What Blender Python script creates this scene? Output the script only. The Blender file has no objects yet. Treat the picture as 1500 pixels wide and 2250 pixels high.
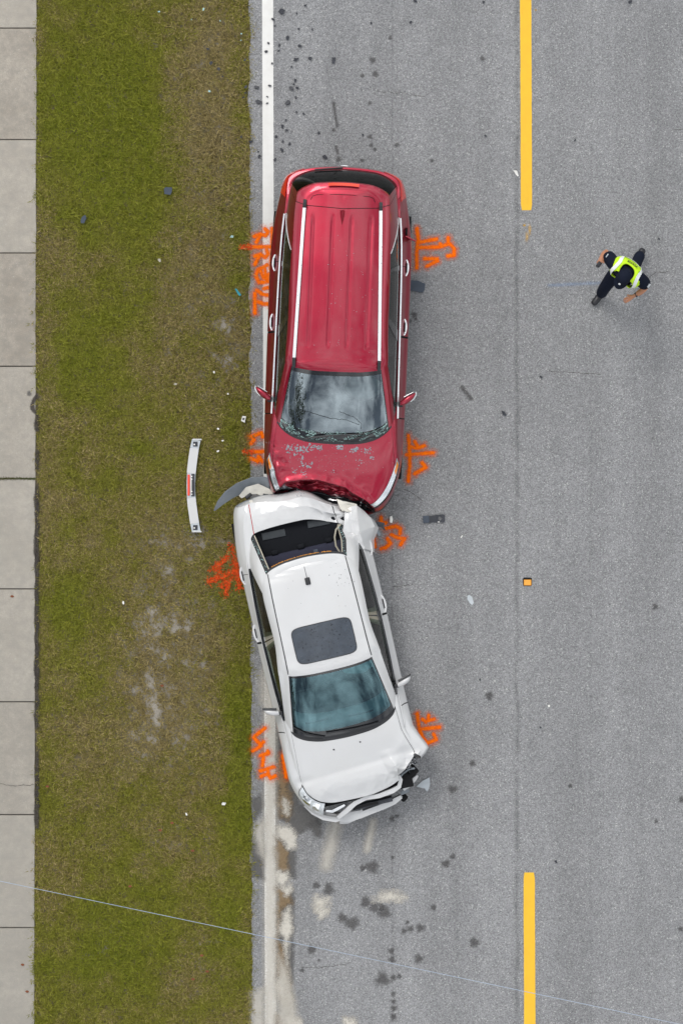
import bpy, bmesh, math, random
import numpy as np
from mathutils import Vector, Matrix, noise as mnoise

# ------------------------------------------------------------------ camera, sky, sun, exposure
SC = bpy.context.scene
COL = SC.collection
CAM_H = 40.0
PXM = 160.0                       # photo pixels per metre on the ground
cam_d = bpy.data.cameras.new('camera')
cam = bpy.data.objects.new('camera', cam_d)
COL.objects.link(cam)
cam.location = (0, 0, CAM_H)
cam.rotation_euler = (0, 0, 0)
cam_d.sensor_fit = 'VERTICAL'
cam_d.angle = 2 * math.atan(2250 / PXM / 2 / CAM_H)
cam_d.clip_start = 0.5
cam_d.clip_end = 3000
SC.camera = cam

SUN_EL, SUN_AZ = math.radians(52), math.radians(-28)     # azimuth measured from +y towards +x
world = bpy.data.worlds.new('World')
SC.world = world
world.use_nodes = True
wn, wl = world.node_tree.nodes, world.node_tree.links
wn.clear()
w_out = wn.new('ShaderNodeOutputWorld')
w_bg = wn.new('ShaderNodeBackground')
w_sky = wn.new('ShaderNodeTexSky')
w_sky.sky_type = 'NISHITA'
w_sky.sun_disc = False
w_sky.sun_elevation = SUN_EL
w_sky.sun_rotation = SUN_AZ
w_sky.air_density = 1.0
w_sky.dust_density = 3.0
w_hs = wn.new('ShaderNodeHueSaturation')
w_hs.inputs['Saturation'].default_value = 0.45
w_hs.inputs['Value'].default_value = 0.72
w_tc = wn.new('ShaderNodeTexCoord')
w_no = wn.new('ShaderNodeTexNoise')
w_no.inputs['Scale'].default_value = 3.8
w_no.inputs['Detail'].default_value = 7
w_no.inputs['Roughness'].default_value = 0.58
w_no.inputs['Distortion'].default_value = 0.15
w_rp = wn.new('ShaderNodeValToRGB')
w_rp.color_ramp.elements[0].position = 0.40
w_rp.color_ramp.elements[1].position = 0.64
w_mx = wn.new('ShaderNodeMix')
w_mx.data_type = 'RGBA'
w_mx.inputs[7].default_value = (13.0, 13.2, 13.4, 1)        # cloud white, in the sky's own physical units
wl.new(w_tc.outputs['Generated'], w_no.inputs['Vector'])
wl.new(w_no.outputs['Fac'], w_rp.inputs['Fac'])
wl.new(w_sky.outputs['Color'], w_hs.inputs['Color'])
wl.new(w_hs.outputs['Color'], w_mx.inputs[6])
wl.new(w_rp.outputs['Color'], w_mx.inputs[0])
wl.new(w_mx.outputs[2], w_bg.inputs['Color'])
w_bg.inputs['Strength'].default_value = 0.10
wl.new(w_bg.outputs[0], w_out.inputs['Surface'])

sun_d = bpy.data.lights.new('sun', 'SUN')
sun_d.energy = 0.8
sun_d.angle = math.radians(24)
sun_d.color = (1.0, 0.97, 0.92)
sun = bpy.data.objects.new('sun', sun_d)
COL.objects.link(sun)
sd = Vector((math.sin(SUN_AZ) * math.cos(SUN_EL), math.cos(SUN_AZ) * math.cos(SUN_EL), math.sin(SUN_EL)))
sun.rotation_euler = (-sd).to_track_quat('-Z', 'Y').to_euler()
sun.location = sd * 60

SC.view_settings.view_transform = 'Standard'
SC.view_settings.look = 'None'
SC.view_settings.exposure = 0.54
SC.view_settings.gamma = 1.0
SC.view_settings.use_curve_mapping = False
SC.render.engine = 'CYCLES'
SC.cycles.max_bounces = 8
SC.cycles.diffuse_bounces = 3
SC.cycles.glossy_bounces = 4
SC.cycles.transparent_max_bounces = 16
SC.cycles.caustics_reflective = False
SC.cycles.caustics_refractive = False
SC.cycles.use_denoising = True
SC.cycles.use_adaptive_sampling = True
SC.cycles.adaptive_threshold = 0.02

random.seed(7)
rng = np.random.default_rng(7)

# ------------------------------------------------------------------ helpers
def W(px, py, z=0.0):
    """a photo pixel and a real height above the road -> a point of the place"""
    s = PXM * CAM_H / (CAM_H - z)
    return Vector(((px - 750) / s, (1125 - py) / s, z))

def tag(o, label=None, cat=None, group=None, kind=None):
    if label: o['label'] = label
    if cat: o['category'] = cat
    if group: o['group'] = group
    if kind: o['kind'] = kind
    return o

def empty(name, loc, rz=0.0):
    o = bpy.data.objects.new(name, None)
    o.location = loc
    o.rotation_euler = (0, 0, rz)
    o.empty_display_size = 0.2
    COL.objects.link(o)
    return o

def mesh_obj(name, verts, faces, mat, parent=None, smooth=True, sharp=None, mats=None, fmat=None):
    me = bpy.data.meshes.new(name)
    me.from_pydata([tuple(v) for v in verts], [], [tuple(f) for f in faces])
    if mats:
        for m in mats: me.materials.append(m)
        if fmat is not None: me.polygons.foreach_set('material_index', fmat)
    elif mat: me.materials.append(mat)
    if smooth:
        me.polygons.foreach_set('use_smooth', [True] * len(me.polygons))
        if sharp is not None: me.set_sharp_from_angle(angle=math.radians(sharp))
    me.update()
    o = bpy.data.objects.new(name, me)
    COL.objects.link(o)
    if parent: o.parent = parent
    return o

def bm_obj(name, bm, mat, parent=None, smooth=False, sharp=35):
    me = bpy.data.meshes.new(name)
    bm.to_mesh(me); bm.free()
    if mat: me.materials.append(mat)
    if smooth:
        me.polygons.foreach_set('use_smooth', [True] * len(me.polygons))
        me.set_sharp_from_angle(angle=math.radians(sharp))
    o = bpy.data.objects.new(name, me)
    COL.objects.link(o)
    if parent: o.parent = parent
    return o

def rbox(name, size, loc, mat, parent=None, bevel=0.02, rot=(0, 0, 0), seg=3, taper=None):
    """a rounded box, optionally narrowed towards the top"""
    bm = bmesh.new()
    bmesh.ops.create_cube(bm, size=1.0)
    for v in bm.verts:
        v.co = Vector((v.co.x * size[0], v.co.y * size[1], v.co.z * size[2]))
        if taper and v.co.z > 0:
            v.co.x *= taper[0]; v.co.y *= taper[1]
    if bevel:
        bmesh.ops.bevel(bm, geom=list(bm.edges), offset=bevel, segments=seg, profile=0.6, affect='EDGES')
    M = Matrix.Translation(loc) @ Matrix.Rotation(rot[2], 4, 'Z') @ Matrix.Rotation(rot[1], 4, 'Y') @ Matrix.Rotation(rot[0], 4, 'X')
    bmesh.ops.transform(bm, matrix=M, verts=bm.verts)
    return bm_obj(name, bm, mat, parent, smooth=True, sharp=50)

def tube(name, pts, r, mat, parent=None, n=8, closed=False):
    """round bar along a polyline; r may be a list"""
    P = [Vector(p) for p in pts]
    R = r if isinstance(r, (list, tuple)) else [r] * len(P)
    vs, fs = [], []
    for i, p in enumerate(P):
        a = P[(i - 1) % len(P)] if (closed or i > 0) else P[0]
        b = P[(i + 1) % len(P)] if (closed or i < len(P) - 1) else P[-1]
        t = (b - a).normalized() if (b - a).length > 1e-9 else Vector((0, 0, 1))
        u = t.cross(Vector((0, 0, 1)))
        if u.length < 1e-3: u = t.cross(Vector((1, 0, 0)))
        u.normalize(); w = t.cross(u)
        for k in range(n):
            an = 2 * math.pi * k / n
            vs.append(p + (u * math.cos(an) + w * math.sin(an)) * R[i])
    m = len(P)
    for i in range(m if closed else m - 1):
        for k in range(n):
            a, b = i * n + k, i * n + (k + 1) % n
            c, d = ((i + 1) % m) * n + (k + 1) % n, ((i + 1) % m) * n + k
            fs.append((a, b, c, d))
    if not closed:
        fs.append(tuple(range(n))[::-1]); fs.append(tuple((m - 1) * n + k for k in range(n)))
    return mesh_obj(name, vs, fs, mat, parent, sharp=60)

def strip(name, path, width, thick, mat, parent=None, up=None, taper_end=1.0):
    """flat bar with real thickness swept along a 3-D path"""
    P = [Vector(p) for p in path]
    vs, fs = [], []
    for i, p in enumerate(P):
        t = (P[min(i + 1, len(P) - 1)] - P[max(i - 1, 0)]).normalized()
        n = Vector(up[i]) if isinstance(up, list) else (Vector(up) if up else Vector((0, 0, 1)))
        s = t.cross(n).normalized(); n = s.cross(t).normalized()
        w = (width[i] if isinstance(width, (list, tuple)) else width) / 2
        vs += [p - s * w - n * thick / 2, p + s * w - n * thick / 2, p + s * w + n * thick / 2, p - s * w + n * thick / 2]
    for i in range(len(P) - 1):
        a = i * 4
        for k in range(4):
            fs.append((a + k, a + (k + 1) % 4, a + 4 + (k + 1) % 4, a + 4 + k))
    fs.append((0, 1, 2, 3)[::-1]); e = (len(P) - 1) * 4; fs.append((e, e + 1, e + 2, e + 3))
    bm = bmesh.new()
    bv = [bm.verts.new(v) for v in vs]
    for f in fs: bm.faces.new([bv[i] for i in f])
    bmesh.ops.recalc_face_normals(bm, faces=bm.faces)
    return bm_obj(name, bm, mat, parent, smooth=True, sharp=40)

# ------------------------------------------------------------------ materials
def new_mat(name):
    m = bpy.data.materials.new(name)
    m.use_nodes = True
    nt = m.node_tree
    return m, nt.nodes, nt.links, nt.nodes['Principled BSDF']

def mixc(n, l, fac, a, b):
    x = n.new('ShaderNodeMix'); x.data_type = 'RGBA'
    for sock, v in ((0, fac), (6, a), (7, b)):
        if hasattr(v, 'node'): l.new(v, x.inputs[sock])
        elif sock == 0: x.inputs[0].default_value = v
        else: x.inputs[sock].default_value = (*v, 1) if len(v) == 3 else v
    return x.outputs[2]

def mth(n, l, op, a, b=None, c=None, clamp=False):
    x = n.new('ShaderNodeMath'); x.operation = op; x.use_clamp = clamp
    for i, v in enumerate((a, b, c)):
        if v is None: continue
        if hasattr(v, 'node'): l.new(v, x.inputs[i])
        else: x.inputs[i].default_value = v
    return x.outputs[0]

def ramp(n, l, src, p0, p1, c0=(0, 0, 0, 1), c1=(1, 1, 1, 1)):
    r = n.new('ShaderNodeValToRGB')
    r.color_ramp.elements[0].position = p0; r.color_ramp.elements[0].color = c0
    r.color_ramp.elements[1].position = p1; r.color_ramp.elements[1].color = c1
    l.new(src, r.inputs['Fac'])
    return r.outputs['Color']

def tnoise(n, l, vec, scale, detail=4, rough=0.55, dist=0.0):
    t = n.new('ShaderNodeTexNoise')
    t.inputs['Scale'].default_value = scale; t.inputs['Detail'].default_value = detail
    t.inputs['Roughness'].default_value = rough; t.inputs['Distortion'].default_value = dist
    if vec is not None: l.new(vec, t.inputs['Vector'])
    return t.outputs['Fac']

def objvec(n): return n.new('ShaderNodeTexCoord').outputs['Object']
def posvec(n): return n.new('ShaderNodeNewGeometry').outputs['Position']

def simple(name, col, rough=0.5, metal=0.0, coat=0.0, var=0.10, scale=9.0, bump=0.0, spec=0.5):
    """plain surface with a little dirt and wear in colour and gloss"""
    m, n, l, b = new_mat(name)
    v = objvec(n)
    f = tnoise(n, l, v, scale, 6, 0.6)
    dark = tuple(c * (1 - var) for c in col); lite = tuple(min(1, c * (1 + var)) for c in col)
    l.new(mixc(n, l, ramp(n, l, f, 0.3, 0.7), dark, lite), b.inputs['Base Color'])
    f2 = tnoise(n, l, v, scale * 2.3, 4)
    l.new(mth(n, l, 'MULTIPLY_ADD', f2, 0.22, max(0.02, rough - 0.11)), b.inputs['Roughness'])
    b.inputs['Metallic'].default_value = metal
    b.inputs['Specular IOR Level'].default_value = spec
    b.inputs['Coat Weight'].default_value = coat
    b.inputs['Coat Roughness'].default_value = 0.04
    if bump:
        bp = n.new('ShaderNodeBump'); bp.inputs['Strength'].default_value = bump; bp.inputs['Distance'].default_value = 0.004
        l.new(tnoise(n, l, v, scale * 12, 3), bp.inputs['Height']); l.new(bp.outputs[0], b.inputs['Normal'])
    return m

def paint(name, col, metal, rough, dust=(0.42, 0.40, 0.37), dust_amt=0.10, flake=0.0):
    """car paint: base coat with flake, clear coat, road dust in patches"""
    m, n, l, b = new_mat(name)
    v = objvec(n)
    f = tnoise(n, l, v, 2.2, 8, 0.62)
    d = mth(n, l, 'MULTIPLY', ramp(n, l, f, 0.42, 0.78), dust_amt)
    c0 = mixc(n, l, tnoise(n, l, v, 420, 1), tuple(c * (1 - flake) for c in col), tuple(min(1, c * (1 + flake)) for c in col))
    l.new(mixc(n, l, d, c0, dust), b.inputs['Base Color'])
    b.inputs['Metallic'].default_value = metal
    l.new(mth(n, l, 'MULTIPLY_ADD', d, 0.8, rough), b.inputs['Roughness'])
    b.inputs['Coat Weight'].default_value = 1.0
    l.new(mth(n, l, 'MULTIPLY_ADD', d, 1.2, 0.025), b.inputs['Coat Roughness'])
    bp = n.new('ShaderNodeBump'); bp.inputs['Strength'].default_value = 0.05; bp.inputs['Distance'].default_value = 0.01
    l.new(tnoise(n, l, v, 3.0, 2), bp.inputs['Height']); l.new(bp.outputs[0], b.inputs['Coat Normal'])
    return m

def glass(name, tint, ior=1.75, rough=0.0, dirt=0.06, sheen=(1, 1, 1)):
    m, n, l, b = new_mat(name)
    n.remove(b)
    out = n['Material Output']
    tr = n.new('ShaderNodeBsdfTransparent'); tr.inputs[0].default_value = (*tint, 1)
    gl = n.new('ShaderNodeBsdfGlossy'); gl.inputs['Roughness'].default_value = rough; gl.inputs[0].default_value = (*sheen, 1)
    df = n.new('ShaderNodeBsdfDiffuse'); df.inputs[0].default_value = (0.45, 0.46, 0.45, 1)
    fr = n.new('ShaderNodeFresnel'); fr.inputs['IOR'].default_value = ior
    mx = n.new('ShaderNodeMixShader'); l.new(fr.outputs[0], mx.inputs[0]); l.new(tr.outputs[0], mx.inputs[1]); l.new(gl.outputs[0], mx.inputs[2])
    m2 = n.new('ShaderNodeMixShader')
    l.new(mth(n, l, 'MULTIPLY', ramp(n, l, tnoise(n, l, objvec(n), 5, 8, 0.65), 0.35, 0.75), dirt), m2.inputs[0])
    l.new(mx.outputs[0], m2.inputs[1]); l.new(df.outputs[0], m2.inputs[2])
    l.new(m2.outputs[0], out.inputs['Surface'])
    return m

MAT = {}
MAT['red'] = paint('red car paint', (0.36, 0.005, 0.030), 0.80, 0.34, dust_amt=0.045, flake=0.2)
MAT['white'] = paint('pearl white car paint', (0.575, 0.58, 0.585), 0.0, 0.34, dust=(0.5, 0.48, 0.44), dust_amt=0.16)
MAT['white_bare'] = simple('white primed inner panel', (0.62, 0.60, 0.54), 0.6, var=0.15)
MAT['grey_plastic'] = simple('grey unpainted plastic', (0.21, 0.235, 0.26), 0.5, var=0.12)
MAT['black_plastic'] = simple('black trim plastic', (0.018, 0.019, 0.022), 0.45)
MAT['gloss_black'] = simple('gloss black enamel', (0.010, 0.011, 0.013), 0.10, coat=0.8)
MAT['rubber'] = simple('black rubber', (0.016, 0.016, 0.017), 0.75, spec=0.12, bump=0.3)
MAT['void'] = simple('dark underbody', (0.012, 0.012, 0.013), 0.85, spec=0.12)
MAT['chrome'] = simple('chrome trim', (0.86, 0.87, 0.88), 0.14, metal=1.0, var=0.05)
MAT['satin'] = simple('satin silver rail', (0.82, 0.84, 0.86), 0.30, metal=0.65, var=0.05)
MAT['alloy'] = simple('alloy wheel', (0.55, 0.56, 0.58), 0.3, metal=0.9)
MAT['interior'] = simple('dark cabin fabric', (0.010, 0.011, 0.014), 0.8, spec=0.12, bump=0.4, scale=20)
MAT['interior_grey'] = simple('grey cabin plastic', (0.050, 0.054, 0.058), 0.6, spec=0.12)
MAT['interior_blue'] = simple('blue grey seat fabric', (0.032, 0.033, 0.052), 0.85, spec=0.12, bump=0.4, scale=20)
MAT['beige'] = simple('beige pillar trim', (0.42, 0.39, 0.31), 0.6)
MAT['airbag'] = simple('white airbag cloth', (0.78, 0.78, 0.76), 0.85, bump=0.5, scale=6)
MAT['windshield'] = glass('laminated windshield', (0.58, 0.72, 0.74), 3.1, dirt=.02, sheen=(.80, .93, 1))
MAT['windshield_teal'] = glass('green tinted windshield', (0.46, 0.80, 0.85), 2.4, dirt=.02, sheen=(.55, .90, 1))
MAT['side_glass'] = glass('green tinted side glass', (0.34, 0.43, 0.37), 1.6)
MAT['privacy'] = glass('dark privacy glass', (0.02, 0.024, 0.022), 1.18, dirt=.01)
MAT['lamp_clear'] = glass('clear lamp lens', (0.9, 0.92, 0.93), 1.5, 0.02)
MAT['lamp_red'] = simple('red lamp lens', (0.62, 0.015, 0.008), 0.12, coat=0.9)
MAT['lamp_bright_red'] = simple('bright red brake lens', (0.85, 0.05, 0.012), 0.2, coat=0.9)
MAT['amber_reflector'] = simple('amber reflector face', (0.85, 0.36, 0.03), 0.3, coat=0.6)
MAT['lamp_amber'] = simple('amber lamp lens', (0.75, 0.22, 0.015), 0.15, coat=0.9)
MAT['lamp_bowl'] = simple('lamp reflector', (0.72, 0.75, 0.78), 0.22, metal=0.8)
MAT['headlight'] = simple('polycarbonate headlight', (0.34, 0.37, 0.40), 0.12, metal=0.55, coat=1.0, var=0.3, scale=14)
MAT['adhesive'] = simple('orange adhesive bead', (0.45, 0.19, 0.03), 0.6, var=0.3)
MAT['crumb'] = simple('crushed green glass', (0.30, 0.47, 0.45), 0.2, var=0.4, scale=40, coat=0.6)
MAT['scuff'] = simple('grey paint scuff', (0.25, 0.27, 0.30), 0.6, var=0.25, scale=30)
MAT['debris_black'] = simple('broken black plastic', (0.028, 0.031, 0.040), 0.55, var=0.3, bump=0.5)
MAT['debris_slate'] = simple('dark slate panel', (0.050, 0.066, 0.092), 0.6, var=0.15)
MAT['debris_grey'] = simple('pale grey plastic shard', (0.46, 0.50, 0.53), 0.5)
MAT['debris_white'] = simple('white plastic shard', (0.78, 0.77, 0.73), 0.5)
MAT['debris_cyan'] = simple('cyan plastic strip', (0.02, 0.27, 0.34), 0.4)
MAT['debris_red'] = simple('red lens shard', (0.75, 0.05, 0.02), 0.3, coat=0.5)
MAT['leaf'] = simple('dead brown leaf', (0.22, 0.07, 0.03), 0.8)
MAT['skin'] = simple('skin', (0.44, 0.20, 0.11), 0.5, var=0.08)
MAT['navy'] = simple('navy uniform cloth', (0.008, 0.011, 0.022), 0.85, spec=0.12, bump=0.5, scale=12)
MAT['boot'] = simple('black boot leather', (0.012, 0.012, 0.016), 0.4)
MAT['hivis'] = simple('lime high visibility cloth', (0.52, 0.80, 0.008), 0.7, var=0.10)
MAT['reflex'] = simple('reflective silver tape', (0.74, 0.76, 0.76), 0.4, var=0.06)
MAT['hair'] = simple('dark hair', (0.012, 0.009, 0.008), 0.6)
MAT['cable'] = simple('grey blue cable', (0.34, 0.41, 0.52), 0.5)
MAT['wood'] = simple('weathered pole wood', (0.14, 0.10, 0.07), 0.9, var=0.3, bump=0.8)

# --- asphalt: stones in binder, paving seams, wheel track tone
def asphalt():
    m, n, l, b = new_mat('aged asphalt')
    v = posvec(n)
    vo = n.new('ShaderNodeTexVoronoi'); vo.inputs['Scale'].default_value = 84; vo.inputs['Randomness'].default_value = 1
    l.new(v, vo.inputs['Vector'])
    hs = n.new('ShaderNodeSeparateColor'); l.new(vo.outputs['Color'], hs.inputs[0])
    stone = ramp(n, l, hs.outputs[0], 0.0, 1.0, (0.158, 0.160, 0.165, 1), (0.284, 0.287, 0.292, 1))
    bright = ramp(n, l, hs.outputs[1], 0.955, 0.965)
    dark = ramp(n, l, hs.outputs[2], 0.915, 0.93)
    c = mixc(n, l, mth(n, l, 'MULTIPLY', bright, 0.55), stone, (0.52, 0.52, 0.50))
    c = mixc(n, l, mth(n, l, 'MULTIPLY', dark, 0.40), c, (0.07, 0.068, 0.07))
    fine = tnoise(n, l, v, 130, 2, 0.6)
    c = mixc(n, l, ramp(n, l, fine, 0.25, 0.75, (0.75, 0.75, 0.75, 1), (1.25, 1.25, 1.25, 1)), (0, 0, 0), c) if False else c
    mul = n.new('ShaderNodeMix'); mul.data_type = 'RGBA'; mul.blend_type = 'MULTIPLY'; mul.inputs[0].default_value = 1
    l.new(c, mul.inputs[6])
    big = tnoise(n, l, v, 0.55, 5, 0.55)
    mid = tnoise(n, l, v, 3.2, 5, 0.6)
    tone = mth(n, l, 'MULTIPLY_ADD', big, 0.34, 0.70)
    mp = n.new('ShaderNodeMapping'); mp.inputs['Scale'].default_value = (1.5, 0.06, 1); l.new(v, mp.inputs[0])
    track = tnoise(n, l, mp.outputs[0], 1.0, 4, 0.6)          # wheel tracks and paver passes along the lane
    tone = mth(n, l, 'ADD', tone, mth(n, l, 'MULTIPLY_ADD', track, 0.62, -0.31))
    tone = mth(n, l, 'MULTIPLY_ADD', mid, 0.26, tone)
    tone = mth(n, l, 'MULTIPLY_ADD', fine, 0.40, mth(n, l, 'SUBTRACT', tone, 0.14))
    sep = n.new('ShaderNodeSeparateXYZ'); l.new(v, sep.inputs[0])
    # paving seams run with the road: a strong one left of the centre line, two faint ones
    wob = mth(n, l, 'MULTIPLY_ADD', tnoise(n, l, v, 1.6, 4), 0.10, -0.05)
    def seam(x0, w, amt, gap):
        d = mth(n, l, 'ABSOLUTE', mth(n, l, 'SUBTRACT', mth(n, l, 'ADD', sep.outputs[0], wob), x0))
        s = mth(n, l, 'SUBTRACT', 1.0, mth(n, l, 'DIVIDE', d, w), clamp=True)
        g = ramp(n, l, tnoise(n, l, v, gap, 4, 0.7), 0.38, 0.62)
        return mth(n, l, 'MULTIPLY', mth(n, l, 'MULTIPLY', s, amt), mth(n, l, 'MULTIPLY_ADD', g, 0.75, 0.25))
    sm = mth(n, l, 'ADD', seam((1135 - 750) / PXM, 0.045, 0.42, 4), mth(n, l, 'ADD', seam((862 - 750) / PXM, 0.022, 0.30, 9), seam((1297 - 750) / PXM, 0.03, 0.13, 5)))
    tone = mth(n, l, 'SUBTRACT', tone, sm)
    cm = n.new('ShaderNodeCombineColor')
    for i in range(3): l.new(tone, cm.inputs[i])
    l.new(cm.outputs[0], mul.inputs[7])
    l.new(mul.outputs[2], b.inputs['Base Color'])
    b.inputs['Roughness'].default_value = 0.86
    b.inputs['Specular IOR Level'].default_value = 0.3
    bp = n.new('ShaderNodeBump'); bp.inputs['Strength'].default_value = 0.8; bp.inputs['Distance'].default_value = 0.006
    l.new(vo.outputs['Distance'], bp.inputs['Height']); bp.invert = True
    l.new(bp.outputs[0], b.inputs['Normal'])
    return m
MAT['asphalt'] = asphalt()

def line_paint(name, col, dirty, wear=0.25):
    m, n, l, b = new_mat(name)
    v = posvec(n)
    f = tnoise(n, l, v, 7, 8, 0.65); g = tnoise(n, l, v, 90, 2)
    k = mth(n, l, 'MULTIPLY', ramp(n, l, f, 0.40, 0.75), wear)
    k = mth(n, l, 'MULTIPLY_ADD', ramp(n, l, g, 0.62, 0.78), 0.16, k)
    l.new(mixc(n, l, k, col, dirty), b.inputs['Base Color'])
    b.inputs['Roughness'].default_value = 0.7
    bp = n.new('ShaderNodeBump'); bp.inputs['Strength'].default_value = 0.35; bp.inputs['Distance'].default_value = 0.004
    l.new(g, bp.inputs['Height']); l.new(bp.outputs[0], b.inputs['Normal'])
    return m
MAT['line_white'] = line_paint('white road paint', (0.71, 0.705, 0.68), (0.46, 0.44, 0.40))
MAT['line_yellow'] = line_paint('yellow road paint', (0.80, 0.465, 0.022), (0.60, 0.33, 0.03), 0.3)

def concrete():
    m, n, l, b = new_mat('broomed concrete')
    v = posvec(n)
    f = tnoise(n, l, v, 1.7, 8, 0.62); g = tnoise(n, l, v, 70, 3, 0.7)
    oi = n.new('ShaderNodeObjectInfo')
    c = mixc(n, l, ramp(n, l, f, 0.3, 0.72), (0.32, 0.285, 0.24), (0.54, 0.49, 0.425))
    c = mixc(n, l, mth(n, l, 'MULTIPLY', ramp(n, l, g, 0.40, 0.66), 0.45), c, (0.20, 0.185, 0.16))
    m2 = tnoise(n, l, v, 9, 6, 0.7)
    c = mixc(n, l, mth(n, l, 'MULTIPLY', ramp(n, l, m2, 0.38, 0.62), 0.62), c, (0.24, 0.225, 0.20))
    sp = tnoise(n, l, v, 45, 2, 0.6)
    c = mixc(n, l, mth(n, l, 'MULTIPLY', ramp(n, l, sp, 0.68, 0.74), 0.6), c, (0.58, 0.56, 0.52))
    sepc = n.new('ShaderNodeSeparateXYZ'); l.new(v, sepc.inputs[0])
    old = mth(n, l, 'MULTIPLY_ADD', sepc.outputs[1], -0.08, 0.35, clamp=True)      # the slabs further along are older and greyer
    c = mixc(n, l, mth(n, l, 'MULTIPLY', mth(n, l, 'ADD', old, oi.outputs['Random']), 0.40), c, (0.30, 0.29, 0.265))
    hv = n.new('ShaderNodeHueSaturation'); hv.inputs['Saturation'].default_value = 1.15
    l.new(mth(n, l, 'MULTIPLY_ADD', oi.outputs['Random'], 0.24, 0.86), hv.inputs['Value']); l.new(c, hv.inputs['Color'])
    l.new(hv.outputs['Color'], b.inputs['Base Color'])
    b.inputs['Roughness'].default_value = 0.9
    wv = n.new('ShaderNodeTexNoise'); wv.inputs['Scale'].default_value = 40
    mp = n.new('ShaderNodeMapping'); mp.inputs['Scale'].default_value = (0.15, 4, 1); l.new(v, mp.inputs[0]); l.new(mp.outputs[0], wv.inputs['Vector'])
    bp = n.new('ShaderNodeBump'); bp.inputs['Strength'].default_value = 0.5; bp.inputs['Distance'].default_value = 0.004
    l.new(wv.outputs['Fac'], bp.inputs['Height']); l.new(bp.outputs[0], b.inputs['Normal'])
    return m
MAT['concrete'] = concrete()

def soil():
    m, n, l, b = new_mat('sandy soil and thatch')
    v = posvec(n)
    f = tnoise(n, l, v, 6, 8, 0.65); g = tnoise(n, l, v, 90, 3, 0.7)
    at = n.new('ShaderNodeAttribute'); at.attribute_name = 'bare'
    c = mixc(n, l, ramp(n, l, f, 0.3, 0.7), (0.085, 0.070, 0.036), (0.17, 0.135, 0.075))
    c = mixc(n, l, at.outputs['Fac'], c, (0.38, 0.35, 0.30))
    c = mixc(n, l, mth(n, l, 'MULTIPLY', ramp(n, l, g, 0.45, 0.7), 0.6), c, (0.05, 0.045, 0.03))
    l.new(c, b.inputs['Base Color']); b.inputs['Roughness'].default_value = 0.95
    bp = n.new('ShaderNodeBump'); bp.inputs['Strength'].default_value = 1.0; bp.inputs['Distance'].default_value = 0.012
    l.new(g, bp.inputs['Height']); l.new(bp.outputs[0], b.inputs['Normal'])
    return m
MAT['soil'] = soil()

def far_grass():
    m, n, l, b = new_mat('mown grass')
    v = posvec(n)
    f = tnoise(n, l, v, 0.8, 8, 0.6); g = tnoise(n, l, v, 60, 3, 0.7)
    c = mixc(n, l, ramp(n, l, f, 0.35, 0.68), (0.050, 0.072, 0.012), (0.12, 0.10, 0.035))
    c = mixc(n, l, mth(n, l, 'MULTIPLY', ramp(n, l, g, 0.4, 0.7), 0.6), c, (0.03, 0.035, 0.01))
    l.new(c, b.inputs['Base Color']); b.inputs['Roughness'].default_value = 0.95
    return m
MAT['far_grass'] = far_grass()

def blade_mat():
    m, n, l, b = new_mat('grass blades')
    def att(nm):
        a = n.new('ShaderNodeAttribute'); a.attribute_type = 'INSTANCER'; a.attribute_name = nm; return a.outputs['Fac']
    dry, lush = att('dry'), att('lush')
    oi = n.new('ShaderNodeObjectInfo')
    rnd = oi.outputs['Random']
    isl = n.new('ShaderNodeNewGeometry').outputs['Random Per Island']
    green = mixc(n, l, lush, (0.220, 0.188, 0.034), (0.152, 0.176, 0.009))
    green = mixc(n, l, mth(n, l, 'MULTIPLY', rnd, 0.5), green, (0.34, 0.33, 0.05))
    tan = mixc(n, l, rnd, (0.225, 0.175, 0.062), (0.36, 0.29, 0.13))
    k = mth(n, l, 'ADD', mth(n, l, 'MULTIPLY_ADD', dry, 1.05, -0.62), isl)
    c = mixc(n, l, ramp(n, l, k, 0.40, 0.62), green, tan)
    hv = n.new('ShaderNodeHueSaturation')
    wn_ = n.new('ShaderNodeTexWhiteNoise'); wn_.noise_dimensions = '1D'; l.new(isl, wn_.inputs['W'])
    l.new(mth(n, l, 'MULTIPLY_ADD', wn_.outputs['Value'], 0.95, 0.50), hv.inputs['Value']); l.new(c, hv.inputs['Color'])
    l.new(hv.outputs['Color'], b.inputs['Base Color']); b.inputs['Roughness'].default_value = 0.6
    b.inputs['Specular IOR Level'].default_value = 0.25
    return m
MAT['blade'] = blade_mat()

def decal_mat(name, col, col2, grain=80, hard=0.5, rough=0.85, amt=1.0, spread=0.9, wob=0.6):
    """a thin film on the road: its own outline comes from the sheet, the broken edge from grain"""
    m, n, l, b = new_mat(name)
    v = posvec(n)
    at = n.new('ShaderNodeAttribute'); at.attribute_name = 'cover'
    g = tnoise(n, l, v, grain, 3, 0.7); g2 = tnoise(n, l, v, grain / 9, 4, 0.6)
    k = mth(n, l, 'ADD', at.outputs['Fac'], mth(n, l, 'MULTIPLY_ADD', g, spread, -spread / 2))
    k = mth(n, l, 'ADD', k, mth(n, l, 'MULTIPLY_ADD', g2, wob, -wob / 2))
    a = ramp(n, l, k, 0.5 - hard / 2, 0.5 + hard / 2)
    a = mth(n, l, 'MULTIPLY', a, amt)
    a = mth(n, l, 'MULTIPLY', a, ramp(n, l, at.outputs['Fac'], 0.0, 0.12))
    l.new(mixc(n, l, ramp(n, l, tnoise(n, l, v, 30, 4), 0.3, 0.7), col, col2), b.inputs['Base Color'])
    b.inputs['Roughness'].default_value = rough
    l.new(a, b.inputs['Alpha'])
    return m
MAT['spray'] = decal_mat('orange marking paint', (0.88, 0.115, 0.0), (1.0, 0.19, 0.0), 75, 0.95, 0.9, 0.96, 1.25, 0.5)
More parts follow.
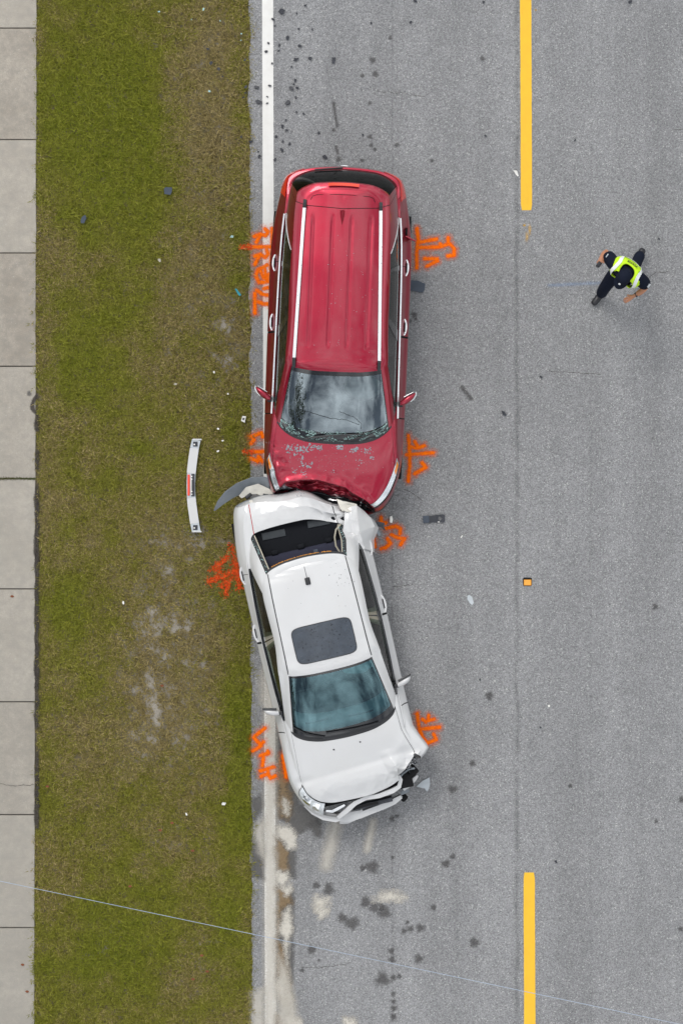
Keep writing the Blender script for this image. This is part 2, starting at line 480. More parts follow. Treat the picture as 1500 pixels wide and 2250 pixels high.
MAT['spray'].node_tree.nodes['Principled BSDF'].inputs['Specular IOR Level'].default_value = 0.1
MAT['spray_blade'] = simple('orange painted grass blade', (0.72, 0.075, 0.003), 0.8, var=0.35, scale=30)
MAT['oil'] = decal_mat('oil stain', (0.065, 0.063, 0.064), (0.095, 0.090, 0.088), 60, 0.75, 0.6, 0.62, 1.2, 0.9)
MAT['soil_film'] = decal_mat('dark soil on concrete', (0.030, 0.025, 0.021), (0.065, 0.056, 0.048), 60, 0.6, 0.95, 0.8, 1.2, 1.2)
MAT['wet'] = decal_mat('damp asphalt', (0.085, 0.083, 0.080), (0.12, 0.115, 0.11), 70, 0.8, 0.6, 0.75, 1.0, 1.2)
MAT['mud'] = decal_mat('wet brown sand', (0.17, 0.115, 0.058), (0.24, 0.17, 0.095), 60, 0.7, 0.8, 0.88, 1.1, 1.5)
MAT['sand'] = decal_mat('absorbent pale sand', (0.50, 0.47, 0.41), (0.60, 0.57, 0.51), 70, 0.8, 0.9, 0.92, 1.6, 1.3)
MAT['sand_film'] = decal_mat('thin sand film', (0.52, 0.49, 0.43), (0.60, 0.57, 0.51), 55, 1.0, 0.9, 0.66)
MAT['blue_chalk'] = decal_mat('blue chalk smear', (0.25, 0.33, 0.48), (0.3, 0.38, 0.5), 60, 1.0, 0.9, 0.5)
MAT['yellow_speck'] = decal_mat('yellow paint drips', (0.75, 0.42, 0.03), (0.75, 0.42, 0.03), 40, 0.6, 0.8, 0.45)
MAT['dirt_edge'] = simple('dark soil crumbs', (0.050, 0.043, 0.038), 0.95, var=0.3, bump=1.0, scale=25)
# ------------------------------------------------------------------ the setting
def sheet(name, x0, x1, y0, y1, z, mat, parent=None, nx=1, ny=1):
    vs = [(x0 + (x1 - x0) * i / nx, y0 + (y1 - y0) * j / ny, z) for j in range(ny + 1) for i in range(nx + 1)]
    fs = [(j * (nx + 1) + i, j * (nx + 1) + i + 1, (j + 1) * (nx + 1) + i + 1, (j + 1) * (nx + 1) + i) for j in range(ny) for i in range(nx)]
    return mesh_obj(name, vs, fs, mat, parent, smooth=False)

ground = tag(sheet('ground', -400, 400, -400, 400, -0.05, MAT['far_grass']), kind='structure')

def X(px): return (px - 750) / PXM
def Y(py): return (1125 - py) / PXM

# the road: two lanes, a slightly ragged pavement edge towards the grass
EDGE_TOP, EDGE_BOT = X(547.5), X(554)
def edge_x(y):
    t = (7.03 - y) / 14.06
    e = EDGE_TOP + (EDGE_BOT - EDGE_TOP) * min(1.6, max(-0.6, t))
    if -9 < y < 9:
        e += 0.040 * mnoise.noise(Vector((3.1, y * 2.2, 0))) + 0.024 * mnoise.noise(Vector((9.1, y * 9, 0)))
    return e
ys = [-160, -60, -20] + [round(-9 + 0.06 * i, 3) for i in range(301)] + [20, 60, 160]
RIGHT = X(1155) + (X(1155) - X(551))
vs, fs = [], []
for y in ys:
    e = edge_x(y)
    vs += [(e, y, -0.049), (e, y, -0.006), (e + 0.012, y, 0.0), (RIGHT, y, 0.0), (RIGHT, y, -0.049)]
for i in range(len(ys) - 1):
    a = i * 5
    for k in range(4): fs.append((a + k, a + k + 1, a + 6 + k, a + 5 + k))
road = tag(mesh_obj('road', vs, fs, MAT['asphalt'], smooth=False), kind='structure')

def painted(name, x_top, x_bot, w, y0, y1, mat, z=0.003, round_end=0.0):
    """a stripe with a slightly uneven edge, thick as thermoplastic"""
    def xc(y): return x_top + (x_bot - x_top) * (7.03 - y) / 14.06
    n = max(2, int(abs(y1 - y0) / 0.08))
    if abs(y1 - y0) > 40: n = 60
    vs, fs = [], []
    for i in range(n + 1):
        y = y0 + (y1 - y0) * i / n
        j = 0.0035 * mnoise.noise(Vector((x_top * 7, y * 14, 1))); k = 0.0035 * mnoise.noise(Vector((x_top * 7, y * 14, 8)))
        hw = w / 2
        if round_end:
            dd = min(abs(y - y0), abs(y - y1)); hw -= round_end * max(0, 1 - dd / 0.09) ** 2
        x = xc(max(-9, min(9, y)))
        vs += [(x - hw + j, y, 0.0005), (x - hw + j, y, z), (x + hw + k, y, z), (x + hw + k, y, 0.0005)]
    for i in range(n):
        a = i * 4
        for q in range(3): fs.append((a + q, a + q + 1, a + 5 + q, a + 4 + q))
    fs += [(0, 1, 2, 3), (n * 4 + 3, n * 4 + 2, n * 4 + 1, n * 4)]
    return mesh_obj(name, vs, fs, mat, road, smooth=False)

for y0, y1 in ((-9, 9), (9.01, 150), (-150, -9.01)):
    painted('edge_line', X(588), X(594.5), 0.152, y0, y1, MAT['line_white'])
    painted('edge_line', X(588) + 2 * (X(1154.5) - X(588)), X(594.5) + 2 * (X(1162) - X(594.5)), 0.152, y0, y1, MAT['line_white'])
d0, d1 = Y(462), Y(1917)
for k in range(-6, 6):                                       # dashes repeat every dash and gap
    top = d0 + 3.05; per = (d0 + 3.05) - d1 + 0.0
    painted('centre_line', X(1154), X(1163), 0.155, d0 + k * (d0 + 3.05 - d1), d0 + 3.05 + k * (d0 + 3.05 - d1), MAT['line_yellow'], round_end=0.012)

# the sidewalk: separate slabs with open joints
SW_R_TOP, SW_R_BOT = X(81), X(76)
sidewalk = tag(sheet('sidewalk', X(81) - 1.62, X(81) - 0.03, -60, 60, -0.042, MAT['dirt_edge']), kind='structure')
joints = [-186, 62, 307, 556, 805, 1052, 1294, 1542, 1790, 2038, 2286, 2534]
jw = 0.012
jy = [Y(j) for j in joints]
per = 1.545
jy = [jy[0] + per * k for k in range(20, 0, -1)] + jy + [jy[-1] - per * k for k in range(1, 20)]
for i in range(len(jy) - 1):
    ya, yb = jy[i], jy[i + 1]
    yc = (ya + yb) / 2
    xr = SW_R_TOP + (SW_R_BOT - SW_R_TOP) * (7.03 - max(-9, min(9, yc))) / 14.06
    xl = xr - 1.52
    n = 10
    bm = bmesh.new()
    top = []
    # irregular right edge of the slab, where soil and grass nibble at it
    pts = [(xl, yb + jw / 2)] + [(xr + 0.010 * mnoise.noise(Vector((2.2, (yb + (ya - yb) * t / n) * 5, 0))), yb + jw / 2 + (ya - yb - jw) * t / n) for t in range(n + 1)] + [(xl, ya - jw / 2)]
    zt = 0.012 + 0.003 * math.sin(i * 2.3)
    f = bm.faces.new([bm.verts.new((x, y, zt)) for x, y in pts])
    r = bmesh.ops.extrude_face_region(bm, geom=[f])
    for v in r['geom']:
        if isinstance(v, bmesh.types.BMVert): v.co.z = -0.045
    bmesh.ops.recalc_face_normals(bm, faces=bm.faces)
    tope = [e for e in bm.edges if all(v.co.z > 0 for v in e.verts)]
    bmesh.ops.bevel(bm, geom=tope, offset=0.006, segments=2, affect='EDGES')
    bm_obj('slab', bm, MAT['concrete'], sidewalk)

# ------------------------------------------------------------------ verge: soil sheet with a map of dry, lush and bare places
def sstep(a, b, x):
    t = min(1, max(0, (x - a) / (b - a))); return t * t * (3 - 2 * t)
BLOBS = [  # photo px, radius px, (dry, lush, bare)
    (235, 130, 170, 190, (-.45, .9, 0)), (190, 330, 150, 150, (-.35, .7, 0)), (300, 470, 120, 190, (-.35, .65, 0)),
    (150, 250, 60, 90, (-.2, .5, 0)), (330, 300, 70, 90, (-.3, .7, 0)), (210, 720, 130, 170, (-.25, .5, 0)), (190, 850, 110, 120, (-.2, .45, 0)),
    (455, 120, 95, 190, (.42, -.3, .15)), (480, 330, 85, 190, (.36, -.25, .18)), (440, 560, 100, 170, (.34, -.25, .15)),
    (410, 250, 80, 140, (.20, -.1, .03)), (500, 730, 45, 80, (.2, -.3, .55)), (395, 660, 60, 90, (.2, 0, .2)),
    (470, 800, 70, 90, (.25, -.2, .25)), (330, 1010, 90, 60, (.0, .2, 0)), (310, 985, 25, 18, (-.4, .9, 0)),
    (420, 1190, 60, 50, (.15, -.2, .35)), (360, 1180, 60, 60, (.2, -.1, .30)), (350, 1330, 80, 110, (.15, -.2, .38)), (330, 1370, 40, 40, (0, -.2, .18)), (350, 1460, 120, 240, (.15, -.2, .34)),
    (430, 1380, 70, 110, (.40, -.2, .34)), (320, 1470, 60, 90, (.2, -.2, .22)), (345, 1545, 50, 45, (.2, -.2, .18)), (310, 1640, 60, 90, (.25, -.1, .30)),
    (390, 1600, 90, 100, (.28, -.1, .34)), (470, 1600, 60, 90, (.2, 0, .1)), (520, 1560, 35, 170, (-.4, .75, -.2)), (525, 1730, 35, 180, (-.4, .8, -.2)),
    (170, 1380, 70, 120, (-.3, .55, 0)), (140, 1330, 60, 60, (-.3, .5, 0)), (180, 1700, 90, 90, (-.15, .4, 0)), (160, 1600, 70, 80, (.25, -.1, .05)),
    (300, 1950, 130, 120, (-.3, .65, 0)), (290, 2120, 110, 120, (-.45, .95, 0)), (150, 2160, 90, 120, (-.3, .65, 0)), (510, 2030, 60, 160, (-.4, .85, -.1)),
    (380, 1850, 60, 60, (.2, -.1, .35)), (440, 2060, 60, 50, (.1, -.1, .35)), (420, 2150, 70, 70, (.2, 0, .2)), (215, 2080, 50, 60, (.15, 0, .2)),
    (110, 600, 40, 260, (.15, .1, 0)), (110, 1050, 40, 300, (.2, 0, 0)), (525, 300, 25, 300, (-.25, .45, -.1)), (520, 560, 28, 80, (-.35, .6, -.1)),
    (520, 950, 30, 80, (-.25, .5, 0)), (470, 1190, 70, 14, (.3, 0, .7)), (415, 1165, 18, 22, (.1, 0, .8)), (500, 1330, 40, 60, (-.15, .4, 0)),
]
def verge(x, y):
    px, py = 750 + x * PXM, 1125 - y * PXM
    v = Vector((x, y, 0))
    n1 = mnoise.fractal(v * 1.3, 0.9, 2.1, 5); n2 = mnoise.fractal(v * 3.6 + Vector((9, 4, 0)), 0.8, 2.1, 4); n3 = mnoise.fractal(v * 6 + Vector((3, 40, 2)), 0.8, 2.1, 4)
    dry, lush, bare = 0.30 + 0.22 * n1 + 0.25 * n2, 0.34 - 0.22 * n1 - 0.28 * n2, 0.06 + 0.26 * n3 + 0.18 * n2
    for bx, by, rx, ry, (a, b_, c) in BLOBS:
        d = ((px - bx) / rx) ** 2 + ((py - by) / ry) ** 2
        if d < 4:
            k = math.exp(-d * 1.1)
            dry += a * k * .75; lush += b_ * k * .62; bare += c * k * (0.75 + 0.9 * n3)
    c = lambda t: min(1, max(0, t))
    return c(dry), c(lush), c(bare)

gx0, gx1, gy0, gy1, gs = X(70), X(566), -8.6, 8.6, 0.06
nx, ny = int((gx1 - gx0) / gs), int((gy1 - gy0) / gs)
vs, fs, A = [], [], {'dry': [], 'lush': [], 'bare': [], 'dens': []}
for j in range(ny + 1):
    y = gy0 + (gy1 - gy0) * j / ny
    xe = edge_x(y)
    xs = (SW_R_TOP + (SW_R_BOT - SW_R_TOP) * (7.03 - y) / 14.06)
    for i in range(nx + 1):
        x = gx0 + (gx1 - gx0) * i / nx
        d, lu, ba = verge(x, y)
        h = -0.022 + 0.010 * mnoise.noise(Vector((x * 2, y * 2, 5)))
        py = 1125 - y * PXM
        # an open dirt gap by the lower sidewalk, tufts hanging over elsewhere
        gap = 0.045 * sstep(820, 900, py) * (1 - sstep(1790, 1850, py)) * (0.75 + 0.9 * mnoise.noise(Vector((1, y * 3, 2))))
        inside = sstep(-0.015, 0.025, x - xs - gap) * (1 - sstep(-0.03, 0.045, x - xe - 0.018 + 0.060 * mnoise.noise(Vector((5, y * 4, 1))) + .025 * mnoise.noise(Vector((8, y * 17, 1)))))
        if x > xe + 0.0: h = -0.04
        vs.append((x, y, h)); A['dry'].append(d); A['lush'].append(lu); A['bare'].append(ba)
        A['dens'].append(inside * (1 - 0.86 * ba) * (0.75 + 0.25 * lu))
for j in range(ny):
    for i in range(nx):
        a = j * (nx + 1) + i; fs.append((a, a + 1, a + nx + 2, a + nx + 1))
verge_o = mesh_obj('verge_soil', vs, fs, MAT['soil'])
tag(verge_o, kind='structure')
def set_attr(o, nm, arr):
    at = o.data.attributes.new(nm, 'FLOAT', 'POINT'); at.data.foreach_set('value', np.asarray(arr, dtype=np.float32))
for k in A: set_attr(verge_o, k, A[k])

# grass clumps: a few bent blades each, scattered over the verge by its density map
def clump(seed, nb, spread, lmin, lmax):
    r = random.Random(seed); vs, fs = [], []
    for _ in range(nb):
        a = r.uniform(0, 2 * math.pi); q = spread * math.sqrt(r.random())
        bx, by = q * math.cos(a), q * math.sin(a)
        h = r.uniform(0, 2 * math.pi); L = r.uniform(lmin, lmax); w = r.uniform(0.0026, 0.0052)
        tilt = math.radians(r.uniform(25, 78)); d = Vector((math.cos(h), math.sin(h), 0)); s = Vector((-math.sin(h), math.cos(h), 0))
        p0 = Vector((bx, by, -0.004)); p1 = p0 + (d * math.sin(tilt * 0.7) + Vector((0, 0, math.cos(tilt * 0.7)))) * L * 0.55
        p2 = p1 + (d * math.sin(min(1.5, tilt * 1.25)) + Vector((0, 0, math.cos(min(1.5, tilt * 1.25))))) * L * 0.5
        b = len(vs)
        vs += [p0 - s * w, p0 + s * w, p1 - s * w * 0.9, p1 + s * w * 0.9, p2]
        fs += [(b, b + 1, b + 3, b + 2), (b + 2, b + 3, b + 4)]
    return vs, fs
clump_col = bpy.data.collections.new('grass_clumps')
for k in range(7):
    v_, f_ = clump(100 + k, 13, 0.030, 0.025, 0.062 if k < 5 else 0.10)
    me = bpy.data.meshes.new('grass_clump'); me.from_pydata([tuple(v) for v in v_], [], f_); me.materials.append(MAT['blade']); me.update()
    clump_col.objects.link(bpy.data.objects.new('grass_clump', me))

grass = bpy.data.objects.new('grass', verge_o.data.copy())
COL.objects.link(grass)
tag(grass, 'patchy mown grass strip between sidewalk and road', 'grass', kind='stuff')
ng = bpy.data.node_groups.new('scatter_grass', 'GeometryNodeTree')
ng.interface.new_socket('Geometry', in_out='INPUT', socket_type='NodeSocketGeometry')
ng.interface.new_socket('Geometry', in_out='OUTPUT', socket_type='NodeSocketGeometry')
N, Lk = ng.nodes, ng.links
gi, go = N.new('NodeGroupInput'), N.new('NodeGroupOutput')
dp = N.new('GeometryNodeDistributePointsOnFaces'); dp.inputs['Seed'].default_value = 3
na = N.new('GeometryNodeInputNamedAttribute'); na.data_type = 'FLOAT'; na.inputs['Name'].default_value = 'dens'
mu = N.new('ShaderNodeMath'); mu.operation = 'MULTIPLY'; mu.inputs[1].default_value = 1300
Lk.new(na.outputs[0], mu.inputs[0]); Lk.new(mu.outputs[0], dp.inputs['Density']); Lk.new(gi.outputs[0], dp.inputs['Mesh'])
ci = N.new('GeometryNodeCollectionInfo'); ci.inputs['Collection'].default_value = clump_col
ci.inputs['Separate Children'].default_value = True; ci.inputs['Reset Children'].default_value = True
ip = N.new('GeometryNodeInstanceOnPoints'); ip.inputs['Pick Instance'].default_value = True
rv = N.new('FunctionNodeRandomValue'); rv.data_type = 'FLOAT_VECTOR'; rv.inputs[0].default_value = (-0.15, -0.15, 0); rv.inputs[1].default_value = (0.15, 0.15, 6.283)
rs = N.new('FunctionNodeRandomValue'); rs.data_type = 'FLOAT'; rs.inputs[2].default_value = 0.65; rs.inputs[3].default_value = 1.25; rs.inputs['Seed'].default_value = 5
Lk.new(dp.outputs['Points'], ip.inputs['Points']); Lk.new(ci.outputs[0], ip.inputs['Instance'])
Lk.new(rv.outputs[0], ip.inputs['Rotation']); Lk.new(rs.outputs[1], ip.inputs['Scale'])
Lk.new(ip.outputs[0], go.inputs[0])
mo = grass.modifiers.new('scatter', 'NODES'); mo.node_group = ng

# ------------------------------------------------------------------ films on the road (stains, sand, marking paint)
FILM_N = [0]
def film(name, sdf, box, mat, z, parent, step=0.012):
    """sheet over box (px) whose cover attribute is sdf(px,py): 0 outside, 1 well inside"""
    x0, y0, x1, y1 = box
    FILM_N[0] += 1; z += (FILM_N[0] % 60) * 1.2e-5          # no two films share a plane
    nx, ny = max(2, int((x1 - x0) / PXM / step)), max(2, int((y1 - y0) / PXM / step))
    gxx, gyy = np.meshgrid(np.linspace(x0, x1, nx + 1), np.linspace(y0, y1, ny + 1))
    c = np.clip(sdf(gxx, gyy), 0, 1)
    keep = (c > 0)
    fk = keep[:-1, :-1] | keep[1:, :-1] | keep[:-1, 1:] | keep[1:, 1:]
    idx = -np.ones(c.shape, int); used = np.zeros(c.shape, bool)
    used[:-1, :-1] |= fk; used[1:, :-1] |= fk; used[:-1, 1:] |= fk; used[1:, 1:] |= fk
    idx[used] = np.arange(used.sum())
    vs = np.stack([(gxx[used] - 750) / PXM, (1125 - gyy[used]) / PXM, np.full(used.sum(), z)], 1)
    J, I = np.nonzero(fk)
    fs = np.stack([idx[J + 1, I], idx[J + 1, I + 1], idx[J, I + 1], idx[J, I]], 1)
    o = mesh_obj(name, vs.tolist(), fs.tolist(), mat, parent, smooth=False)
    set_attr(o, 'cover', c[used])
    return o

def d_poly(gx, gy, pts):
    """distance to a polyline, px"""
    best = np.full(gx.shape, 1e9)
    if len(pts) == 1: return np.hypot(gx - pts[0][0], gy - pts[0][1])
    for (ax, ay), (bx, by) in zip(pts[:-1], pts[1:]):
        dx, dy = bx - ax, by - ay; L2 = dx * dx + dy * dy + 1e-9
        t = np.clip(((gx - ax) * dx + (gy - ay) * dy) / L2, 0, 1)
        best = np.minimum(best, np.hypot(gx - ax - t * dx, gy - ay - t * dy))
    return best

def in_poly(gx, gy, pts):
    ins = np.zeros(gx.shape, bool); n = len(pts)
    for i in range(n):
        (ax, ay), (bx, by) = pts[i], pts[(i + 1) % n]
        cond = ((ay > gy) != (by > gy)) & (gx < (bx - ax) * (gy - ay) / (by - ay + 1e-12) + ax)
        ins ^= cond
    return ins

def poly_film(name, pts, fade, mat, z, parent=None):
    parent = parent or road
    xs, yy = [p[0] for p in pts], [p[1] for p in pts]
    def sdf(gx, gy):
        d = d_poly(gx, gy, pts + [pts[0]]); s = np.where(in_poly(gx, gy, pts), d, -d)
        return 0.5 + 0.5 * s / fade
    return film(name, sdf, (min(xs) - fade, min(yy) - fade, max(xs) + fade, max(yy) + fade), mat, z, parent)

def blob_film(name, x, y, rx, ry, mat, z, parent=None, fade=0.55):
    parent = parent or road
    ph = random.uniform(0, 6.28)
    def sdf(gx, gy):
        th = np.arctan2(gy - y, gx - x)
        wob = 1 + 0.13 * np.sin(3 * th + ph) + 0.09 * np.sin(5 * th + 2 * ph) + 0.05 * np.sin(9 * th + 3 * ph)
        r = np.hypot((gx - x) / rx, (gy - y) / ry) / wob
        return 0.5 + (1 - r) / fade * 0.5
    k = 1.6
    return film(name, sdf, (x - rx * k, y - ry * k, x + rx * k, y + ry * k), mat, z, parent, step=0.01)

OIL = [(818, 1905, 13), (796, 1907, 6), (722, 1954, 12), (695, 1945, 7), (803, 1982, 10), (822, 1994, 10), (845, 2005, 12), (838, 1992, 7), (752, 2016, 10),
       (773, 2029, 13), (901, 2041, 7), (887, 2046, 6), (923, 2039, 8), (684, 2086, 8), (920, 2107, 8), (861, 2108, 6), (840, 2152, 13), (864, 2148, 6),
       (877, 2145, 5), (864, 2185, 5), (864, 2200, 5), (864, 2216, 6), (864, 2234, 6), (979, 1898, 8), (994, 1882, 5), (952, 1994, 6), (895, 2026, 4), (664, 2132, 5),
       (862, 1884, 4), (872, 1793, 4), (861, 1799, 5), (993, 1735, 9), (1037, 1677, 6), (1041, 2071, 10), (1074, 1529, 8), (818, 132, 7), (824, 163, 6), (796, 167, 4),
       (812, 300, 5), (815, 320, 4), (823, 328, 4), (872, 318, 5), (909, 692, 6), (901, 706, 4), (913, 701, 4), (1059, 129, 5), (948, 353, 4), (857, 83, 4), (700, 2110, 3),
       (812, 227, 4), (733, 286, 4), (744, 350, 5), (795, 352, 4), (860, 2090, 5), (1496, 1757, 6), (1441, 1805, 4), (1494, 2041, 5), (1252, 1727, 4), (1438, 1333, 6)]
for x, y, r in OIL:
    blob_film('oil_stain', x, y, r * random.uniform(.9, 1.15), r * random.uniform(.9, 1.15), MAT['oil'], 0.0022)
for pts, w in (([(733, 226), (735, 245), (741, 277)], 3.4), ([(1014, 851), (1034, 876)], 4.2), ([(738, 322), (742, 337)], 3.2)):
    film('rubber_scuff', lambda gx, gy, p=pts, w=w: 1 - d_poly(gx, gy, p) / (w * 1.7), (min(p[0] for p in pts) - 8, min(p[1] for p in pts) - 8, max(p[0] for p in pts) + 8, max(p[1] for p in pts) + 8), MAT['oil'], 0.0024, road, 0.006)

# cracks: hairline grooves across the lanes
def crack(pts, w=0.008, z=0.0012, parent=None):
    P = []
    for (ax, ay), (bx, by) in zip(pts[:-1], pts[1:]):
        n = max(2, int(math.hypot(bx - ax, by - ay) / 5))
        for i in range(n): P.append((ax + (bx - ax) * i / n + random.uniform(-1.3, 1.3), ay + (by - ay) * i / n + random.uniform(-1.6, 1.6)))
    P.append(pts[-1])
    vs, fs = [], []
    for i, p in enumerate(P):
        q = W(*p); ww = w * random.uniform(.3, 1) / 2 * (0.3 if i in (0, len(P) - 1) else 1)
        a, b = P[max(0, i - 1)], P[min(len(P) - 1, i + 1)]
        d = Vector((b[0] - a[0], -(b[1] - a[1]), 0)).normalized(); s = Vector((-d.y, d.x, 0)) * ww
        vs += [(q.x - s.x, q.y - s.y, z), (q.x + s.x, q.y + s.y, z)]
    for i in range(len(P) - 1): fs.append((2 * i, 2 * i + 1, 2 * i + 3, 2 * i + 2))
    mesh_obj('crack', vs, fs, MAT['dirt_edge'], parent or road, smooth=False)
for c in ([(886, 1076), (905, 1082), (922, 1096), (930, 1101)], [(860, 1290), (890, 1286), (915, 1284)], [(1200, 816), (1245, 818), (1320, 822)], [(865, 202), (905, 208), (935, 214)],
          [(1200, 1226), (1216, 1222)], [(660, 2126), (700, 2126), (760, 2120)], [(1425, 610), (1440, 600), (1470, 596)], [(880, 205), (830, 201), (826, 199)], [(1470, 286), (1500, 284)]):
    crack(c)

crack([(-3, 1722), (30, 1726), (78, 1724)], .007, .0185, sidewalk)
# spilled absorbent, damp patches
wetp = [[(607, 1600), (622, 1640), (636, 1700), (660, 1765), (700, 1797), (704, 1812), (672, 1824), (652, 1838), (640, 1822), (612, 1790), (607, 1730)],
        [(553, 1848), (581, 1858), (582, 1932), (557, 1926)], [(628, 1868), (650, 1866), (648, 1930), (632, 1930)], [(612, 1945), (645, 1952), (645, 2030), (642, 2230), (625, 2225), (610, 2060)],
        [(553, 1755), (572, 1745), (580, 1770), (560, 1800)], [(680, 1810), (706, 1800), (704, 1840), (694, 1842)]]
for p in wetp: poly_film('damp_patch', p, 7, MAT['wet'], 0.0030)
mudp = [[(608, 1660), (622, 1680), (632, 1720), (640, 1765), (634, 1800), (612, 1800), (607, 1730)], [(605, 1842), (622, 1845), (634, 1872), (632, 1915), (612, 1916), (600, 1880)],
        [(607, 1948), (640, 1962), (640, 1985), (618, 2000), (612, 2055), (607, 2060)], [(606, 2058), (622, 2080), (632, 2130), (640, 2190), (636, 2240), (618, 2200), (606, 2150)], [(606, 2225), (620, 2235), (622, 2250), (604, 2250)]]
for p in mudp: poly_film('brown_sand', p, 11, MAT['mud'], 0.0042)
sandp = [[(606, 1816), (632, 1812), (652, 1832), (650, 1864), (634, 1866), (620, 1846), (606, 1840)], [(605, 1913), (630, 1915), (637, 1930), (622, 1945), (604, 1942)], [(618, 1952), (638, 1942), (642, 1956), (628, 1968)],
         [(622, 2008), (636, 1994), (640, 2012), (640, 2050), (632, 2075), (630, 2120), (622, 2060), (613, 2045)], [(606, 2150), (622, 2150), (626, 2175), (612, 2200), (604, 2180)], [(630, 2230), (660, 2238), (664, 2262), (628, 2262)],
         [(622, 1750), (634, 1765), (632, 1790), (622, 1785)], [(754, 2236), (784, 2238), (786, 2262), (754, 2262)]]
for p in sandp: poly_film('pale_sand', p, 9, MAT['sand'], 0.0052)
for p in ([(557, 1818), (582, 1796), (582, 1888), (568, 1872)], [(553, 2180), (582, 2170), (582, 2262), (553, 2262)], [(582, 1480), (606, 1500), (607, 2262), (582, 2262)], [(570, 1480), (582, 1460), (583, 1560), (572, 1540)], [(612, 2100), (632, 2130), (650, 2200), (656, 2262), (610, 2262)]):
    poly_film('sand_film', p, 10, MAT['sand_film'], 0.0060)
for pts, w in (([(738, 1812), (728, 1850), (716, 1900)], 13), ([(819, 1806), (812, 1840), (806, 1866)], 8)):
    film('pale_sand', lambda gx, gy, p=pts, w=w: 1.1 - d_poly(gx, gy, p) / w * 0.62, (min(p[0] for p in pts) - 22, min(p[1] for p in pts) - 22, max(p[0] for p in pts) + 22, max(p[1] for p in pts) + 22), MAT['sand_film'], 0.0052, road)
blob_film('pale_sand', 704, 1985, 17, 15, MAT['sand'], 0.0052, fade=1.0); blob_film('pale_sand', 708, 2004, 12, 12, MAT['sand'], 0.0054, fade=1.0)
blob_film('pale_sand', 856, 1969, 27, 11, MAT['sand'], 0.0052, fade=1.1)
film('blue_chalk', lambda gx, gy: 0.85 - d_poly(gx, gy, [(1205, 627), (1260, 624), (1315, 622)]) / 7, (1190, 608, 1330, 640), MAT['blue_chalk'], 0.003, road)
blob_film('paint_drip', 1151, 495, 3, 3, MAT['yellow_speck'], 0.003); blob_film('paint_drip', 1157, 520, 3, 8, MAT['yellow_speck'], 0.003, fade=1.4); blob_film('paint_drip', 1163, 504, 2.5, 9, MAT['yellow_speck'], 0.003, fade=1.4)
blob_film('paint_drip', 1176, 22, 2.5, 2.5, MAT['yellow_speck'], 0.003)
# a dark trail and a spot on the sidewalk slab
blob_film('damp_patch', 65, 865, 4, 5, MAT['oil'], 0.0195, sidewalk); poly_film('damp_patch', [(68, 888), (73, 876), (82, 866), (84, 870), (75, 890), (82, 905), (84, 918), (76, 908), (67, 899)], 2.5, MAT['soil_film'], 0.0195, sidewalk)
for y, h in ((1010, 22), (1095, 30), (1130, 26), (1190, 45), (1240, 25), (1290, 30), (1350, 40), (1400, 30), (1460, 50), (1510, 40), (1570, 30), (1690, 40), (1740, 30), (1780, 40), (930, 18)):
    w_ = random.uniform(1, 4)
    poly_film('soil_crumbs', [(80.5, y - h), (86, y - h), (86, y + h), (79.5, y + h), (79 - w_ * random.uniform(.3, 1), y + h * .5), (79 - w_, y), (80 - w_ * random.uniform(.2, .8), y - h * .5)], 3.0, MAT['soil_film'], 0.0195, sidewalk)

# ------------------------------------------------------------------ orange survey marks sprayed by the officers
def spray(label, strokes, w=3.8, z=0.0075):
    xs = [p[0] for s in strokes for p in s]; yy = [p[1] for s in strokes for p in s]
    def sdf(gx, gy):
        best = np.zeros(gx.shape)
        for s in strokes:
            d = d_poly(gx, gy, s)
            core = np.clip(1.35 - d / w * 0.70, 0, 1.0)
            halo = 0.42 * np.exp(-(d / (w * 2.9)) ** 2)
            best = np.maximum(best, np.maximum(core, halo))
        return best - 0.05
    o = film('spray_mark', sdf, (min(xs) - 26, min(yy) - 26, max(xs) + 26, max(yy) + 26), MAT['spray'], z, None, 0.008)
    tag(o, label, 'spray mark', 'orange spray paint survey marks')
    return o
spray('orange spray mark of bars and arrow right of the red car rear wheel', [[(915.3, 502.7), (918.7, 526.7), (915.3, 552), (915.3, 589)], [(920, 544), (966.7, 542.7)], [(924, 532), (958.7, 525.3)],
      [(966.7, 536), (970.7, 541.3), (977, 538.7), (984, 536), (984, 522.7)], [(988, 536), (997, 546.7), (997, 561), (982.7, 562.7)], [(932, 568.7), (960, 568.7), (960, 573), (937, 585)]])
spray('orange spray cross with hooked line right of the red car front wheel', [[(896.7, 957.3), (898.7, 980), (900, 998.7), (900, 1022.7), (896.7, 1057.3)], [(893.3, 999.3), (952, 994.7)], [(898.7, 981), (910.7, 984), (918.7, 984), (932, 979)],
      [(910.7, 970.7), (917, 981)], [(926.7, 1017), (934.7, 1026.7), (924, 1033), (910.7, 1041)]])
spray('orange curled spray mark beside the white car crushed rear corner', [[(837.6, 1136.8), (837, 1147)], [(837, 1148.5), (847, 1149)], [(845.7, 1161.7), (869, 1155.8), (879.4, 1161.7), (878, 1173.4)], [(860, 1175), (875, 1182), (888, 1183.7), (879.4, 1196.9)],
      [(850.8, 1183.7), (857.4, 1194), (847, 1202.8), (836.9, 1205.7)], [(817.8, 1172), (823.7, 1201)]])
spray('orange spray mark beside the white car bent front fender', [[(916, 1568.4), (920.8, 1600.8), (926.8, 1617.6), (938, 1633)], [(922, 1602), (964.8, 1598)], [(928, 1580), (935, 1586)], [(941, 1572), (940, 1583), (953, 1580)], [(952, 1613), (958, 1625), (940, 1632)]])
